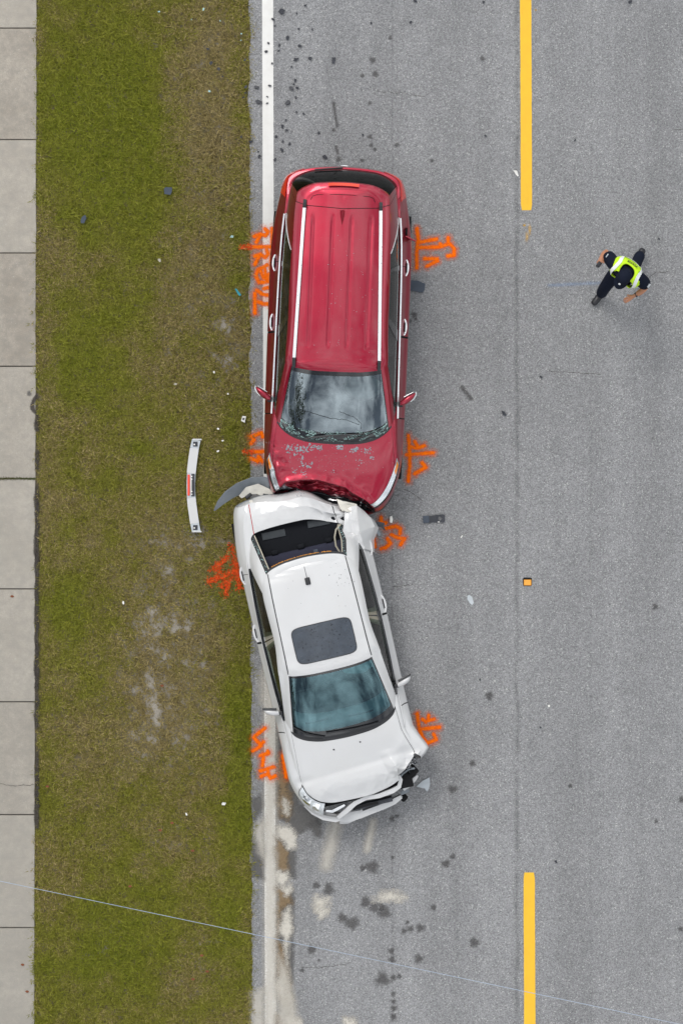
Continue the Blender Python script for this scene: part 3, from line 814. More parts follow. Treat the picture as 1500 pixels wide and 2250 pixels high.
spray('tall orange spray lettering over the white line beside the red car', [[(597.8, 502), (597.8, 539), (596.7, 564), (594.4, 591)], [(551, 542.8), (597.8, 542)], [(582, 503), (589, 509), (583, 518), (573, 514.4), (559, 519)], [(571, 519), (563, 532)],
      [(585.5, 548), (589, 558), (582, 565.5), (572, 559), (560, 563)], [(569, 564.4), (560, 581)], [(586.7, 582), (578, 588), (566.7, 592), (562, 605.5), (569, 621), (580, 620), (588, 619), (588, 603), (591, 602)], [(573, 596), (580, 611)], [(582, 592), (584, 614)],
      [(580, 634.4), (593, 631)], [(564.4, 638), (578, 646.7), (594.4, 650), (594.4, 668), (578, 668), (566.7, 663)], [(560, 644.4), (560, 688)]], 3.9)
spray('short orange spray mark at grass edge left of red car front wheel', [[(551, 960), (574, 951), (577, 960)], [(558, 965.6), (552, 974)], [(552, 993), (577, 992)], [(551.7, 1007), (566.7, 1013.6), (568, 1003), (575.6, 1013.6)]], 4.0)
spray('orange spray lettering on white line left of the white car front', [[(581.8, 1600), (557, 1620), (574, 1638), (556, 1650)], [(579, 1630), (570, 1640)], [(588, 1650), (590, 1655), (586, 1657)], [(579, 1660), (577, 1682)], [(572, 1660), (586, 1655)], [(572, 1693.7), (601.7, 1685)],
      [(574, 1706), (589, 1700), (594, 1710), (604, 1705)], [(588, 1690), (590, 1704)]], 3.8)
spray('thin orange spray stroke half under the white car front wheel', [[(621.6, 1660), (629, 1707)]], 4.0)
# paint that fell on the verge coats the blades themselves
def spray_grass(label, strokes, w, n=2600):
    xs = [p[0] for s in strokes for p in s]; yy = [p[1] for s in strokes for p in s]
    r = random.Random(5); vs, fs = [], []
    gx = rng.uniform(min(xs) - 14, max(xs) + 14, n * 9); gy = rng.uniform(min(yy) - 14, max(yy) + 14, n * 9)
    d = np.min([d_poly(gx, gy, s) for s in strokes], axis=0)
    p = np.where(d < w, 1.0, (0.10 if n > 1000 else 0.0) * np.exp(-((d - w) / 6) ** 2))
    sel = np.nonzero(rng.uniform(0, 1, len(p)) < p)[0][:int(n * 2.2)]
    for i in sel:
        q = W(gx[i], gy[i]); h = r.uniform(0, 6.283); L = r.uniform(.02, .05); ww = r.uniform(.003, .006); t = r.uniform(.5, 1.3)
        dd = Vector((math.cos(h) * math.sin(t), math.sin(h) * math.sin(t), math.cos(t))); s = Vector((-math.sin(h), math.cos(h), 0)) * ww
        p0 = Vector((q.x, q.y, -0.015 + r.uniform(0, .02))); p1 = p0 + dd * L * .6; p2 = p1 + Vector((dd.x, dd.y, dd.z * .3)) * L * .5
        b = len(vs); vs += [p0 - s, p0 + s, p1 - s, p1 + s, p2]; fs += [(b, b + 1, b + 3, b + 2), (b + 2, b + 3, b + 4)]
    o = mesh_obj('spray_mark', vs, fs, MAT['spray_blade'], smooth=False)
    tag(o, label, 'spray mark', 'orange spray paint survey marks')
spray_grass('orange spray mark on grass beside the white car rear wheel', [[(509.8, 1202), (515, 1232), (520, 1255), (527.6, 1291)], [(469, 1250), (495.6, 1228.7), (502.7, 1223)], [(479.6, 1246), (481, 1259)], [(461.8, 1276.7), (493.8, 1264), (522, 1250)],
            [(486.7, 1285.6), (511.6, 1269.6)], [(501, 1278), (495.6, 1307)]], 3.4, 1500)
spray_grass('thin orange spray bar on grass left of red car', [[(529, 542.8), (550, 542.8)]], 2.6, 500)
spray_grass('thin orange spray dash on grass left of red car front wheel', [[(536, 993), (553, 993)]], 2.6, 400)

# moss growing in one open joint of the sidewalk
vs_, fs_ = [], []
for i in range(420):
    q = W(random.uniform(-4, 80), 1052 + random.gauss(0, 1.6)); h = random.uniform(0, 6.28); ll = random.uniform(.006, .02)
    b = len(vs_); d_ = Vector((math.cos(h), math.sin(h), .8)) * ll; t_ = Vector((-math.sin(h), math.cos(h), 0)) * .004
    p0 = Vector((q.x, q.y, .012)); vs_ += [p0 - t_, p0 + t_, p0 + d_]; fs_.append((b, b + 1, b + 2))
ms = mesh_obj('moss', vs_, fs_, MAT['far_grass'], sidewalk, smooth=False); ms['kind'] = 'stuff'
# ------------------------------------------------------------------ car builder
def pchip_eval(Yk, u):
    """monotone cubic through control values at integer keys; Yk [K,...], u [M]"""
    K = Yk.shape[0]
    d = Yk[1:] - Yk[:-1]
    m = np.zeros_like(Yk)
    p, q = d[:-1], d[1:]
    same = (p * q) > 0
    m[1:-1] = np.where(same, 2 * p * q / np.where(same, p + q, 1), 0.0)
    m[0] = d[0]; m[-1] = d[-1]
    u = np.clip(u, 0, K - 1 - 1e-9); i = u.astype(int); t = (u - i)
    t = t.reshape(t.shape + (1,) * (Yk.ndim - 1))
    h00 = 2 * t**3 - 3 * t**2 + 1; h10 = t**3 - 2 * t**2 + t; h01 = -2 * t**3 + 3 * t**2; h11 = t**3 - t**2
    return h00 * Yk[i] + h10 * m[i] + h01 * Yk[i + 1] + h11 * m[i + 1]

class CarShell:
    """a car as stacked plan contours, bottom edge to roof spine.
    keys run round one half from the front centre to the rear centre; the other half mirrors them.
    sections: body (levels 0-5), deck (5-6), green(house) (6-7), roof (7-9)"""
    def __init__(c, levels, crown, dent=None):
        c.L = [np.array(l, float) for l in levels]
        c.K = len(c.L[0]); c.crown = crown; c.dent = dent
        c.lv = []
        for l in c.L:        # mirrored neighbours give a flat tangent on the centre line
            a = l[1:3][::-1].copy(); a[:, 0] *= -1
            b = l[-3:-1][::-1].copy(); b[:, 0] *= -1
            c.lv.append(np.concatenate([a, l, b]))
    def ring(c, k, u):
        s = np.where(u < 0, -1.0, 1.0)
        p = pchip_eval(c.lv[k], np.abs(u) + 2)
        p = p.copy(); p[:, 0] *= s
        return p
    def raw(c, sec, u, q):
        u = np.asarray(u, float); q = np.asarray(q, float)
        R = lambda k: c.ring(k, u)
        if sec == 'body':
            st = np.stack([R(k) for k in range(6)], 0)              # [6,M,3]
            x = np.interp(q, [0, .06, .30, .58, .84, 1.0], np.arange(6))
            i = np.minimum(x.astype(int), 4); t = (x - i)[:, None]
            # monotone cubic across the levels, evaluated point by point
            d = st[1:] - st[:-1]; m = np.zeros_like(st)
            p_, q_ = d[:-1], d[1:]; same = (p_ * q_) > 0
            m[1:-1] = np.where(same, 2 * p_ * q_ / np.where(same, p_ + q_, 1), 0)
            m[0] = d[0]; m[-1] = d[-1]
            ar = np.arange(len(u))
            h = (2 * t**3 - 3 * t**2 + 1, t**3 - 2 * t**2 + t, -2 * t**3 + 3 * t**2, t**3 - t**2)
            return h[0] * st[i, ar] + h[1] * m[i, ar] + h[2] * st[i + 1, ar] + h[3] * m[i + 1, ar]
        if sec == 'deck':
            a, b = R(5), R(6); p = a + (b - a) * q[:, None]
            ln = np.hypot(*(b - a)[:, :2].T)
            p[:, 2] += c.crown['deck'] * ln * 4 * q * (1 - q) * (1 - 0.25 * q)
            return p
        if sec == 'green':
            a, b = R(6), R(7); p = a + (b - a) * q[:, None]
            d = (b - a); n = np.stack([-(d[:, 2]) * np.sign(d[:, 0] + 1e-9), 0 * d[:, 0], 0 * d[:, 0]], 1)
            # bulge along the outward normal of the slope in plan
            hx, hy = -d[:, 0], -d[:, 1]; hl = np.hypot(hx, hy) + 1e-9
            nz = hl; nr = d[:, 2]; nn = np.hypot(nz, nr)
            bul = c.crown['green'] * 4 * q * (1 - q)
            p[:, 0] += hx / hl * nr / nn * bul; p[:, 1] += hy / hl * nr / nn * bul; p[:, 2] += nz / nn * bul
            return p
        a, b, e = R(7), R(8), R(9)
        p = np.empty((len(u), 3)); t = np.clip(q / 0.35, 0, 1)[:, None]
        lo = a + (b - a) * t
        # ease out of the edge, then flatten towards the spine
        lo[:, 2] = a[:, 2] + (b[:, 2] - a[:, 2]) * (1 - (1 - t[:, 0]) ** 1.7)
        w = np.clip((q - 0.35) / 0.65, 0, 1)[:, None]
        hi = b + (e - b) * w; hi[:, 2] = b[:, 2] + (e[:, 2] - b[:, 2]) * (1 - (1 - w[:, 0]) ** 2)
        return np.where(q[:, None] <= 0.35, lo, hi)
    def ev(c, sec, u, q, off=0.0):
        u = np.asarray(u, float); q = np.asarray(q, float)
        p = c.raw(sec, u, q)
        if off:
            e = 1e-3
            du = c.raw(sec, u + e, q) - c.raw(sec, u - e, q)
            q2, q1 = np.clip(q + e, 0, 1), np.clip(q - e, 0, 1)
            dq = c.raw(sec, u, q2) - c.raw(sec, u, q1)
            n = np.cross(du, dq); n /= np.linalg.norm(n, axis=1)[:, None] + 1e-12
            out = p - np.array([0, 0, 0.75]) * 1.0; out[:, 1] *= 0.35
            n *= np.where((n * out).sum(1) < 0, -1, 1)[:, None]
            p = p + n * off
        if c.dent is not None: p = c.dent(p)
        return p
    def grid(c, sec, u0, u1, q0, q1, nu, nq, off=0.0):
        """u0,u1 may be (at q0, at q1) pairs for slanted ends"""
        a = u0 if isinstance(u0, (tuple, list)) else (u0, u0)
        b = u1 if isinstance(u1, (tuple, list)) else (u1, u1)
        T, S = np.meshgrid(np.linspace(0, 1, nu + 1), np.linspace(0, 1, nq + 1))
        lo = a[0] + (a[1] - a[0]) * S; hi = b[0] + (b[1] - b[0]) * S
        u = lo + (hi - lo) * T; q = q0 + (q1 - q0) * S
        p = c.ev(sec, u.ravel(), q.ravel(), off)
        fs = [(j * (nu + 1) + i, j * (nu + 1) + i + 1, (j + 1) * (nu + 1) + i + 1, (j + 1) * (nu + 1) + i) for j in range(nq) for i in range(nu)]
        return p, fs

def join_grids(name, grids, mat, parent, thick=0.0, sharp=42, arches=None, weld=0.0006):
    bm = bmesh.new()
    for p, fs in grids:
        bv = [bm.verts.new(v) for v in p]
        for f in fs:
            try: bm.faces.new([bv[i] for i in f])
            except ValueError: pass
    bmesh.ops.remove_doubles(bm, verts=bm.verts, dist=weld)
    bmesh.ops.dissolve_degenerate(bm, dist=1e-5, edges=bm.edges)
    if arches:
        kill = []
        for f in bm.faces:
            for (cy, cz, r) in arches:
                if abs(f.calc_center_median().x) > 0.5 and all(math.hypot(v.co.y - cy, v.co.z - cz) < r for v in f.verts): kill.append(f); break
        bmesh.ops.delete(bm, geom=kill, context='FACES')
        for v in bm.verts:
            for (cy, cz, r) in arches:
                d = math.hypot(v.co.y - cy, v.co.z - cz)
                if d < r and abs(v.co.x) > 0.5:
                    v.co.y = cy + (v.co.y - cy) * r / d; v.co.z = cz + (v.co.z - cz) * r / d
    bmesh.ops.recalc_face_normals(bm, faces=bm.faces)
    s = 0.0
    for f in bm.faces:
        ct = f.calc_center_median(); o = Vector((ct.x, ct.y * 0.35, ct.z - 0.75)); s += f.normal.dot(o) * f.calc_area()
    if s < 0: bmesh.ops.reverse_faces(bm, faces=bm.faces)
    if thick:
        bmesh.ops.solidify(bm, geom=list(bm.faces), thickness=thick)
    return bm_obj(name, bm, mat, parent, smooth=True, sharp=sharp)

def lathe(name, prof, axis_pt, mat, parent, n=36, side=1):
    """surface of revolution about the car's x axis; prof = [(x offset outwards, radius)]"""
    vs, fs = [], []
    for (x, r) in prof:
        for k in range(n):
            a = 2 * math.pi * k / n
            vs.append((axis_pt[0] + side * x, axis_pt[1] + r * math.cos(a), axis_pt[2] + r * math.sin(a)))
    for i in range(len(prof) - 1):
        for k in range(n):
            fs.append((i * n + k, i * n + (k + 1) % n, (i + 1) * n + (k + 1) % n, (i + 1) * n + k))
    o = mesh_obj(name, vs, fs, mat, parent, sharp=40)
    return o

def wheel(parent, x, y, r, side, w=0.225):
    t = lathe('wheel', [(-w, r * .62), (-w, r * .93), (-w + .03, r), (-.03, r), (0, r * .93), (0, r * .66), (-.02, r * .62)], (x, y, r), MAT['rubber'], parent, 40, side)
    lathe('rim', [(-.16, r * .63), (-.02, r * .64), (-.012, r * .60), (-.05, r * .56), (-.06, 0.07), (-.03, 0.06), (-.03, 0.0)], (x, y, r), MAT['void'], t, 32, side)
    bm = bmesh.new()
    for k in range(5):
        a = 2 * math.pi * k / 5 + .3
        d = bmesh.ops.create_cube(bm, size=1)
        M = Matrix.Translation((x - side * .035, y, r)) @ Matrix.Rotation(a, 4, 'X') @ Matrix.Translation((0, 0, r * .33)) @ Matrix.Diagonal((.03, .075, r * .6, 1))
        bmesh.ops.transform(bm, matrix=M, verts=d['verts'])
    bm_obj('spoke', bm, MAT['alloy'], t)
    return t

def chips(name, pts, mat, parent, stuff=True):
    """many small flat irregular flakes; pts = [(centre, normal, radius)]"""
    r = random.Random(len(pts) + 3); vs, fs = [], []
    for c, n, rad in pts:
        n = Vector(n).normalized(); u = n.cross(Vector((.3, .9, .1))).normalized(); w = n.cross(u)
        k = r.choice((4, 5, 6)); b = len(vs); el = r.uniform(.5, 1); ph = r.uniform(0, 6.28)
        ring = []
        for i in range(k):
            a = 2 * math.pi * i / k + r.uniform(-.35, .35); q = rad * r.uniform(.55, 1.1)
            dx, dy = q * math.cos(a), q * math.sin(a) * el
            ring.append(u * (dx * math.cos(ph) - dy * math.sin(ph)) + w * (dx * math.sin(ph) + dy * math.cos(ph)))
        C = Vector(c)
        vs += [C + v for v in ring] + [C + n * rad * .30]
        for i in range(k): fs.append((b + i, b + (i + 1) % k, b + k))
    o = mesh_obj(name, vs, fs, mat, parent, smooth=False)
    if stuff: o['kind'] = 'stuff'
    return o

def ridged(v, s, seed=0.0):
    return 1 - 2 * abs(mnoise.noise(Vector((v[0] * s + seed, v[1] * s - seed, v[2] * s))))

def airbag(parent, c, r, name='airbag'):
    bm = bmesh.new(); bmesh.ops.create_icosphere(bm, subdivisions=4, radius=1)
    for v in bm.verts:
        k = 1 + 0.13 * mnoise.noise(v.co * 2.2) + .05 * mnoise.noise(v.co * 6)
        v.co = Vector((v.co.x * r[0] * k, v.co.y * r[1] * k, v.co.z * r[2] * k)) + Vector(c)
    return bm_obj(name, bm, MAT['airbag'], parent, smooth=True, sharp=80)

def seat(parent, x, y, z, mat, w=.52):
    s = rbox('seat', (w, .52, .16), (x, y, z), mat, parent, .06)
    rbox('backrest', (w, .15, .58), (x, y - .30, z + .32), mat, s, .06, rot=(math.radians(14), 0, 0), taper=(.85, .9))
    rbox('headrest', (.27, .11, .17), (x, y - .38, z + .70), mat, s, .045)
    return s

def steering(parent, x, y, z, r=.185):
    pts = []
    for k in range(28):
        a = 2 * math.pi * k / 28; pts.append((x + r * math.cos(a), y + r * math.sin(a) * .45, z + r * math.sin(a) * .86))
    s = tube('steering_wheel', pts, .015, MAT['black_plastic'], parent, 8, closed=True)
    rbox('hub', (.16, .05, .13), (x, y + .01, z), MAT['interior_grey'], s, .02, rot=(math.radians(-28), 0, 0))
    return s

def contour(pts): return [(x, y, z) for (x, y, z) in pts]
# ------------------------------------------------------------------ the red SUV
SUV_AT = Vector((-0.052, 2.301, 0)); SUV_RZ = math.radians(177.75)
suv = empty('suv', SUV_AT, SUV_RZ)
tag(suv, 'dark red SUV with silver roof rails and crumpled hood behind the white car', 'car')
def mk(c): return [tuple(p) for p in c]
S3 = [(0, 2.36, .60), (.35, 2.345, .60), (.62, 2.275, .62), (.81, 2.06, .66), (.925, 1.58, .74), (.945, 1.0, .75), (.947, .68, .75), (.950, -.05, .76), (.952, -.85, .78), (.945, -1.25, .79), (.872, -1.83, .80), (.775, -2.185, .78), (.42, -2.325, .76), (0, -2.35, .76)]
def inset(l, fx, fy, z): return [(x * fx, y * fy, z if not callable(z) else z(i)) for i, (x, y, _) in enumerate(l)]
S0 = inset(S3, .93, .972, .23); S1 = inset(S3, .975, .988, .30); S2 = inset(S3, .993, .998, .50)
S4 = [(0, 2.30, .78), (.34, 2.285, .79), (.60, 2.225, .80), (.80, 1.985, .86), (.896, 1.55, .90), (.893, 1.0, .90), (.890, .68, .90), (.886, -.05, .91), (.880, -.85, .93), (.872, -1.25, .94), (.828, -1.80, .96), (.760, -2.165, .95), (.42, -2.308, .94), (0, -2.335, .94)]
S5 = [(0, 2.235, .86), (.33, 2.22, .87), (.54, 2.17, .885), (.755, 1.87, .94), (.853, 1.45, 1.0), (.842, 1.0, 1.03), (.832, .66, 1.035), (.824, -.05, 1.065), (.812, -.85, 1.09), (.80, -1.25, 1.11), (.768, -1.72, 1.12), (.735, -2.125, 1.045), (.42, -2.285, 1.03), (0, -2.310, 1.03)]
S6 = [(0, 1.358, 1.065), (.30, 1.345, 1.065), (.53, 1.29, 1.07), (.72, 1.165, 1.08), (.785, 1.06, 1.09), (.815, .86, 1.055), (.815, .66, 1.05), (.807, -.05, 1.08), (.795, -.85, 1.105), (.782, -1.25, 1.125), (.745, -1.70, 1.14), (.706, -2.090, 1.055), (.40, -2.262, 1.04), (0, -2.288, 1.04)]
S7 = [(0, .454, 1.62), (.27, .45, 1.61), (.46, .43, 1.595), (.583, .405, 1.575), (.645, .355, 1.545), (.674, .29, 1.532), (.670, .15, 1.54), (.655, -.25, 1.555), (.652, -.80, 1.555), (.646, -1.15, 1.545), (.632, -1.60, 1.525), (.605, -1.885, 1.515), (.33, -2.022, 1.585), (0, -2.04, 1.60)]
S8 = [(0, .37, 1.648), (.25, .37, 1.643), (.41, .35, 1.635), (.50, .32, 1.622), (.545, .25, 1.617), (.56, .17, 1.617), (.56, .05, 1.627), (.55, -.3, 1.637), (.53, -.85, 1.637), (.52, -1.2, 1.622), (.50, -1.6, 1.602), (.47, -1.8, 1.597), (.28, -1.93, 1.617), (0, -1.945, 1.622)]
S9 = [(0, .28, 1.66), (0, .28, 1.66), (0, .27, 1.66), (0, .24, 1.662), (0, .19, 1.665), (0, .12, 1.67), (0, 0, 1.675), (0, -.33, 1.685), (0, -.85, 1.682), (0, -1.2, 1.67), (0, -1.58, 1.65), (0, -1.755, 1.642), (0, -1.83, 1.637), (0, -1.85, 1.635)]

FOLD = [(-1.2, 2.45), (-.62, 2.25), (-.47, 2.13), (-.27, 2.03), (-.19, 1.965), (0, 1.92), (.2, 1.875), (.41, 1.885), (.62, 1.92), (.72, 2.02), (.9, 2.2), (1.2, 2.4)]
FX, FY = np.array([f[0] for f in FOLD]), np.array([f[1] for f in FOLD])
def suv_dent(p):
    """the nose pushed in and down ahead of the fold in the hood, roof ribs pressed in"""
    p = p.copy()
    # roof ribs
    r = (p[:, 2] > 1.57) & (np.abs(p[:, 0]) < .5)
    ends = np.clip((p[:, 1] + 1.62) / .12, 0, 1) * np.clip((.16 - p[:, 1]) / .12, 0, 1)
    for xc in (-.385, -.125, .125, .385):
        p[:, 2] -= np.where(r, .011 * np.exp(-((p[:, 0] - xc) / .017) ** 2) * ends, 0)
    hot = np.nonzero((p[:, 1] > 1.45) & (p[:, 2] > .45))[0]
    for i in hot:
        x, y, z = p[i]
        f = float(np.interp(x, FX, FY)); d = y - f
        side = sstep(.86, .60, abs(x - .15)) if abs(x - .15) > .6 else 1.0
        up = sstep(.45, .8, z)
        if d > -0.30 and side > 0:
            ridge = .030 * math.exp(-(d / .07) ** 2) if z > .8 else 0
            drop = sstep(0.0, .11, d) * .19
            push = max(0, d) * .55
            n1 = ridged((x, y, z), 4.5, 2.0); n2 = ridged((x, y, z), 11.0, 7.0)
            cr = sstep(-.03, .12, d) * (.055 * n1 + .026 * n2) + sstep(-.30, .0, d) * .006 * n1
            p[i, 2] += up * side * (ridge - drop + cr)
            p[i, 1] -= up * side * (push + .035 * sstep(0, .2, d) * n1)
        # buckled right front fender (car's right, by the grass)
        k = math.exp(-(((x - .80) / .13) ** 2 + ((y - 1.72) / .22) ** 2)) * sstep(.7, .9, z)
        if k > .02:
            n3 = ridged((x, y, z), 7.5, 4.4)
            p[i, 2] += k * .045 * n3; p[i, 0] -= k * .02 * (n3 + .2)
    return p
cs = CarShell([S0, S1, S2, S3, S4, S5, S6, S7, S8, S9], {'deck': .030, 'green': .022}, suv_dent)
ARCH = [(1.42, .36, .405), (-1.36, .36, .405)]
G = cs.grid
q4 = .84
# lower body without the doors, plus fenders and quarters
body = [G('body', -13, 13, 0, .14, 300, 3)]
for s in (1, -1):
    body += [G('body', s * 1.9, s * 4.95, .14, 1, 54, 26), G('body', s * 8.40, s * 10.45, .14, 1, 48, 26)]
    body += [G('deck', s * 3.55, s * 4.95, 0, 1, 30, 24), G('deck', s * 4.95, s * 10.45, 0, 1, 90, 2)]
    body += [G('green', s * 3.12, (s * 4.35, s * 4.75), 0, 1, 12, 18)]                          # A pillar
    body += [G('green', (s * 4.35, s * 4.75), s * 9.0, .955, 1, 70, 2)]                           # cant rail
    body += [G('green', (s * 9.9, s * 8.95), (s * 10.78, s * 10.55), 0, 1, 14, 18)]              # D pillar
body += [G('body', -1.9, 1.9, .14, .60, 60, 12)]
body += [G('body', -10.45 + 0, -10.45, .14, 1, 1, 1)][:0]
body += [G('roof', -13, -10.45, 0, 1, 60, 60)][:0]
join_grids('body', body, MAT['red'], suv, arches=ARCH)
# roof skin (its own panel) with pressed ribs: plain grid in plan so that the ribs stay sharp
def roof_panel(name, cs_, umax_f, u_end, mat, parent, nu=150, nq=70):
    return join_grids(name, [cs_.grid('roof', -u_end, u_end, 0, 1, nu * 2, nq)], mat, parent, sharp=50)
roof_panel('roof', cs, 0, 10.55, MAT['red'], suv)
# tailgate: everything behind the seam, with window and spoiler
tg = join_grids('tailgate', [G('body', 10.47, 15.53 - 0, .34, 1, 70, 18) if False else G('body', 10.47, 13, .36, 1, 50, 18), G('body', -13, -10.47, .36, 1, 50, 18),
                             G('deck', 10.47, 13, 0, 1, 50, 3), G('deck', -13, -10.47, 0, 1, 50, 3),
                             G('roof', 10.57, 13, 0, 1, 60, 50), G('roof', -13, -10.57, 0, 1, 60, 50),
                             G('green', (10.80, 10.57), (10.95, 11.05), 0, 1, 6, 14), G('green', (-10.95, -11.05), (-10.80, -10.57), 0, 1, 6, 14),
                             G('green', 11.0, 13, .95, 1, 40, 2), G('green', -13, -11.0, .95, 1, 40, 2)], MAT['red'], suv)
join_grids('rear_bumper', [G('body', 10.47, 13, .14, .35, 50, 8, .004), G('body', -13, -10.47, .14, .35, 50, 8, .004)], MAT['black_plastic'], suv)
rw = join_grids('rear_window', [G('green', (10.95, 11.05), 13, 0, .95, 40, 16, -.003), G('green', -13, (-10.95, -11.05), 0, .95, 40, 16, -.003)], MAT['privacy'], tg)
def on(cs_, sec, u, q, off=0.0): return Vector(cs_.ev(sec, [u], [q], off)[0])
tube('wiper', [on(cs, 'green', 12.95, .06, .02), on(cs, 'green', 12.5, .13, .018), on(cs, 'green', 12.0, .15, .016)], .011, MAT['black_plastic'], tg)
strip('brake_light', [(-.205, -2.005, 1.652), (-.1, -2.013, 1.655), (.02, -2.015, 1.656), (.14, -2.012, 1.655), (.20, -2.006, 1.652)], .038, .014, MAT['lamp_bright_red'], tg)
for s in (1, -1):
    join_grids('tail_light', [G('body', s * 10.30, s * 11.72, .70, .965, 26, 8, .007)], MAT['lamp_red'], suv, thick=.004)
strip('rear_badge', [(-.045, -2.338, .97), (0, -2.341, .972), (.045, -2.338, .97)], .010, .02, MAT['chrome'], tg)
def seam(name, pts, w, parent, mat=MAT['void'], up=None):
    return strip(name, pts, w, .003, mat, parent, up)
def curve_on(sec, us, qs, off=.002, c=cs): return [Vector(v) for v in c.ev(sec, np.array(us, float), np.array(qs, float), off)]
# shut lines of the tailgate and the roof panel lip
ln = [on(cs, 'roof', 10.56, q, .0018) for q in np.linspace(0, 1, 22)]
seam('shut_line', ln, .008, suv); ln = [on(cs, 'roof', -10.56, q, .0018) for q in np.linspace(0, 1, 22)]; seam('shut_line', ln, .008, suv)
lip = []
for x, y in ((-.43, -1.72), (-.425, -1.80), (-.40, -1.85), (-.35, -1.868), (-.1, -1.88), (.1, -1.88), (.35, -1.868), (.40, -1.85), (.425, -1.80), (.43, -1.72)):
    lip.append((x, y, 0))
from mathutils.bvhtree import BVHTree
def snap(objs, pts, off):
    out = []
    trees = []
    for o in objs:
        me = o.data; trees.append(BVHTree.FromPolygons([v.co for v in me.vertices], [tuple(p.vertices) for p in me.polygons]))
    for p in pts:
        best = None
        for t in trees:
            h = t.ray_cast(Vector((p[0], p[1], 3)), Vector((0, 0, -1)))
            if h[0] is not None and (best is None or h[0].z > best[0].z): best = (h[0], h[1])
        if best: out.append((best[0] + Vector((0, 0, off)), best[1] if best[1].z > 0 else -best[1]))
        else: out.append((Vector((p[0], p[1], 1)), Vector((0, 0, 1))))
    return out
seam('shut_line', [p for p, n in snap([tg], lip, .002)], .007, suv)
# doors
for s in (1, -1):
    d1 = join_grids('front_door', [G('body', s * 4.985, s * 7.02, .15, 1, 44, 24), G('deck', s * 4.985, s * 7.02, 0, 1, 44, 2)], MAT['red'], suv, thick=.02)
    d2 = join_grids('rear_door', [G('body', s * 7.055, s * 8.375, .15, 1, 36, 24), G('deck', s * 7.055, s * 8.375, 0, 1, 36, 2)], MAT['red'], suv, thick=.02, arches=ARCH)
    join_grids('window', [G('green', (s * 4.45, s * 4.85), s * 6.92, 0, .955, 30, 12, -.004)], MAT['side_glass'], d1)
    join_grids('window', [G('green', s * 7.12, s * 8.22, 0, .955, 24, 12, -.004)], MAT['side_glass'], d2)
    for d, a, b in ((d1, (s * 4.35, s * 4.75), (s * 4.45, s * 4.85)), (d1, s * 6.92, s * 7.03), (d2, s * 7.03, s * 7.12), (d2, s * 8.22, (s * 8.40, s * 8.34))):
        join_grids('window_frame', [G('green', a, b, 0, .955, 3, 10, .001)], MAT['gloss_black'], d)
    join_grids('quarter_window', [G('green', (s * 8.40, s * 8.34), (s * 9.9, s * 8.95), 0, .955, 30, 12, -.004)], MAT['side_glass'], suv)
    tp = curve_on('deck', [s * t for t in np.linspace(4.75, 9.86, 60)], [.45] * 60, .016)
    strip('window_trim', tp, .021, .010, MAT['satin'], suv, up=(s * .55, 0, 1))
    tr = [on(cs, 'green', s * (9.9 - .95 * t), .955 * t, .004) for t in np.linspace(0, 1, 14)]
    tube('window_trim', tr, .006, MAT['satin'], suv, 6)
    # chrome pull handles standing off the skin
    for u_, d in ((7.20, d1), (8.36, d2)):
        base = on(cs, 'body', s * u_, .80)
        h = []
        for t in np.linspace(0, 1, 11):
            y = base.y + .11 - .22 * t; b = math.sin(math.pi * t)
            h.append((base.x + s * (-.010 + .024 * b ** .6), y, base.z + .02))
        strip('handle', h, [.014 + .012 * math.sin(math.pi * t) for t in np.linspace(0, 1, 11)], .016, MAT['satin'], d)
        rbox('handle_cup', (.02, .13, .05), (base.x - s * .002, base.y, base.z + .008), MAT['gloss_black'], d, .008)
    for u0, u1 in ((4.952, 4.982), (7.022, 7.053), (8.377, 8.40)):
        join_grids('door_gap', [G('body', s * u0, s * u1, .15, 1, 1, 24, -.006), G('deck', s * u0, s * u1, 0, 1, 1, 2, -.006)], MAT['void'], suv)
    # black plastic strip along the sill below the doors
    join_grids('sill_cladding', [G('body', s * 4.95, s * 8.4, .02, .14, 60, 4, .006)], MAT['black_plastic'], suv)
    join_grids('arch_trim', [], MAT['black_plastic'], suv) if False else None
    for cy, cz, r in ARCH:
        pts = []
        for a in np.linspace(math.radians(-8), math.radians(188), 30):
            y, z = cy + r * math.cos(a), cz + r * math.sin(a)
            j = np.argmin([abs(t[1] - y) for t in S3]); xw = float(np.interp(-y, [-t[1] for t in S3], [t[0] for t in S3]))
            pts.append((s * (xw - .012 - .03 * max(0, z - .6)), y, z))
        tube('arch_lip', pts, .016, MAT['black_plastic'], suv, 6)
        wheel(suv, s * .915, cy, .36, s)
        vs_, fs_ = [], []
        for a in np.linspace(0, math.pi, 16):
            for xx in (.93, .60): vs_.append((s * xx, cy + (r - .005) * math.cos(a), cz + (r - .005) * math.sin(a)))
        for i in range(15): fs_.append((2 * i, 2 * i + 1, 2 * i + 3, 2 * i + 2))
        mesh_obj('wheel_well', vs_, fs_, MAT['void'], suv)
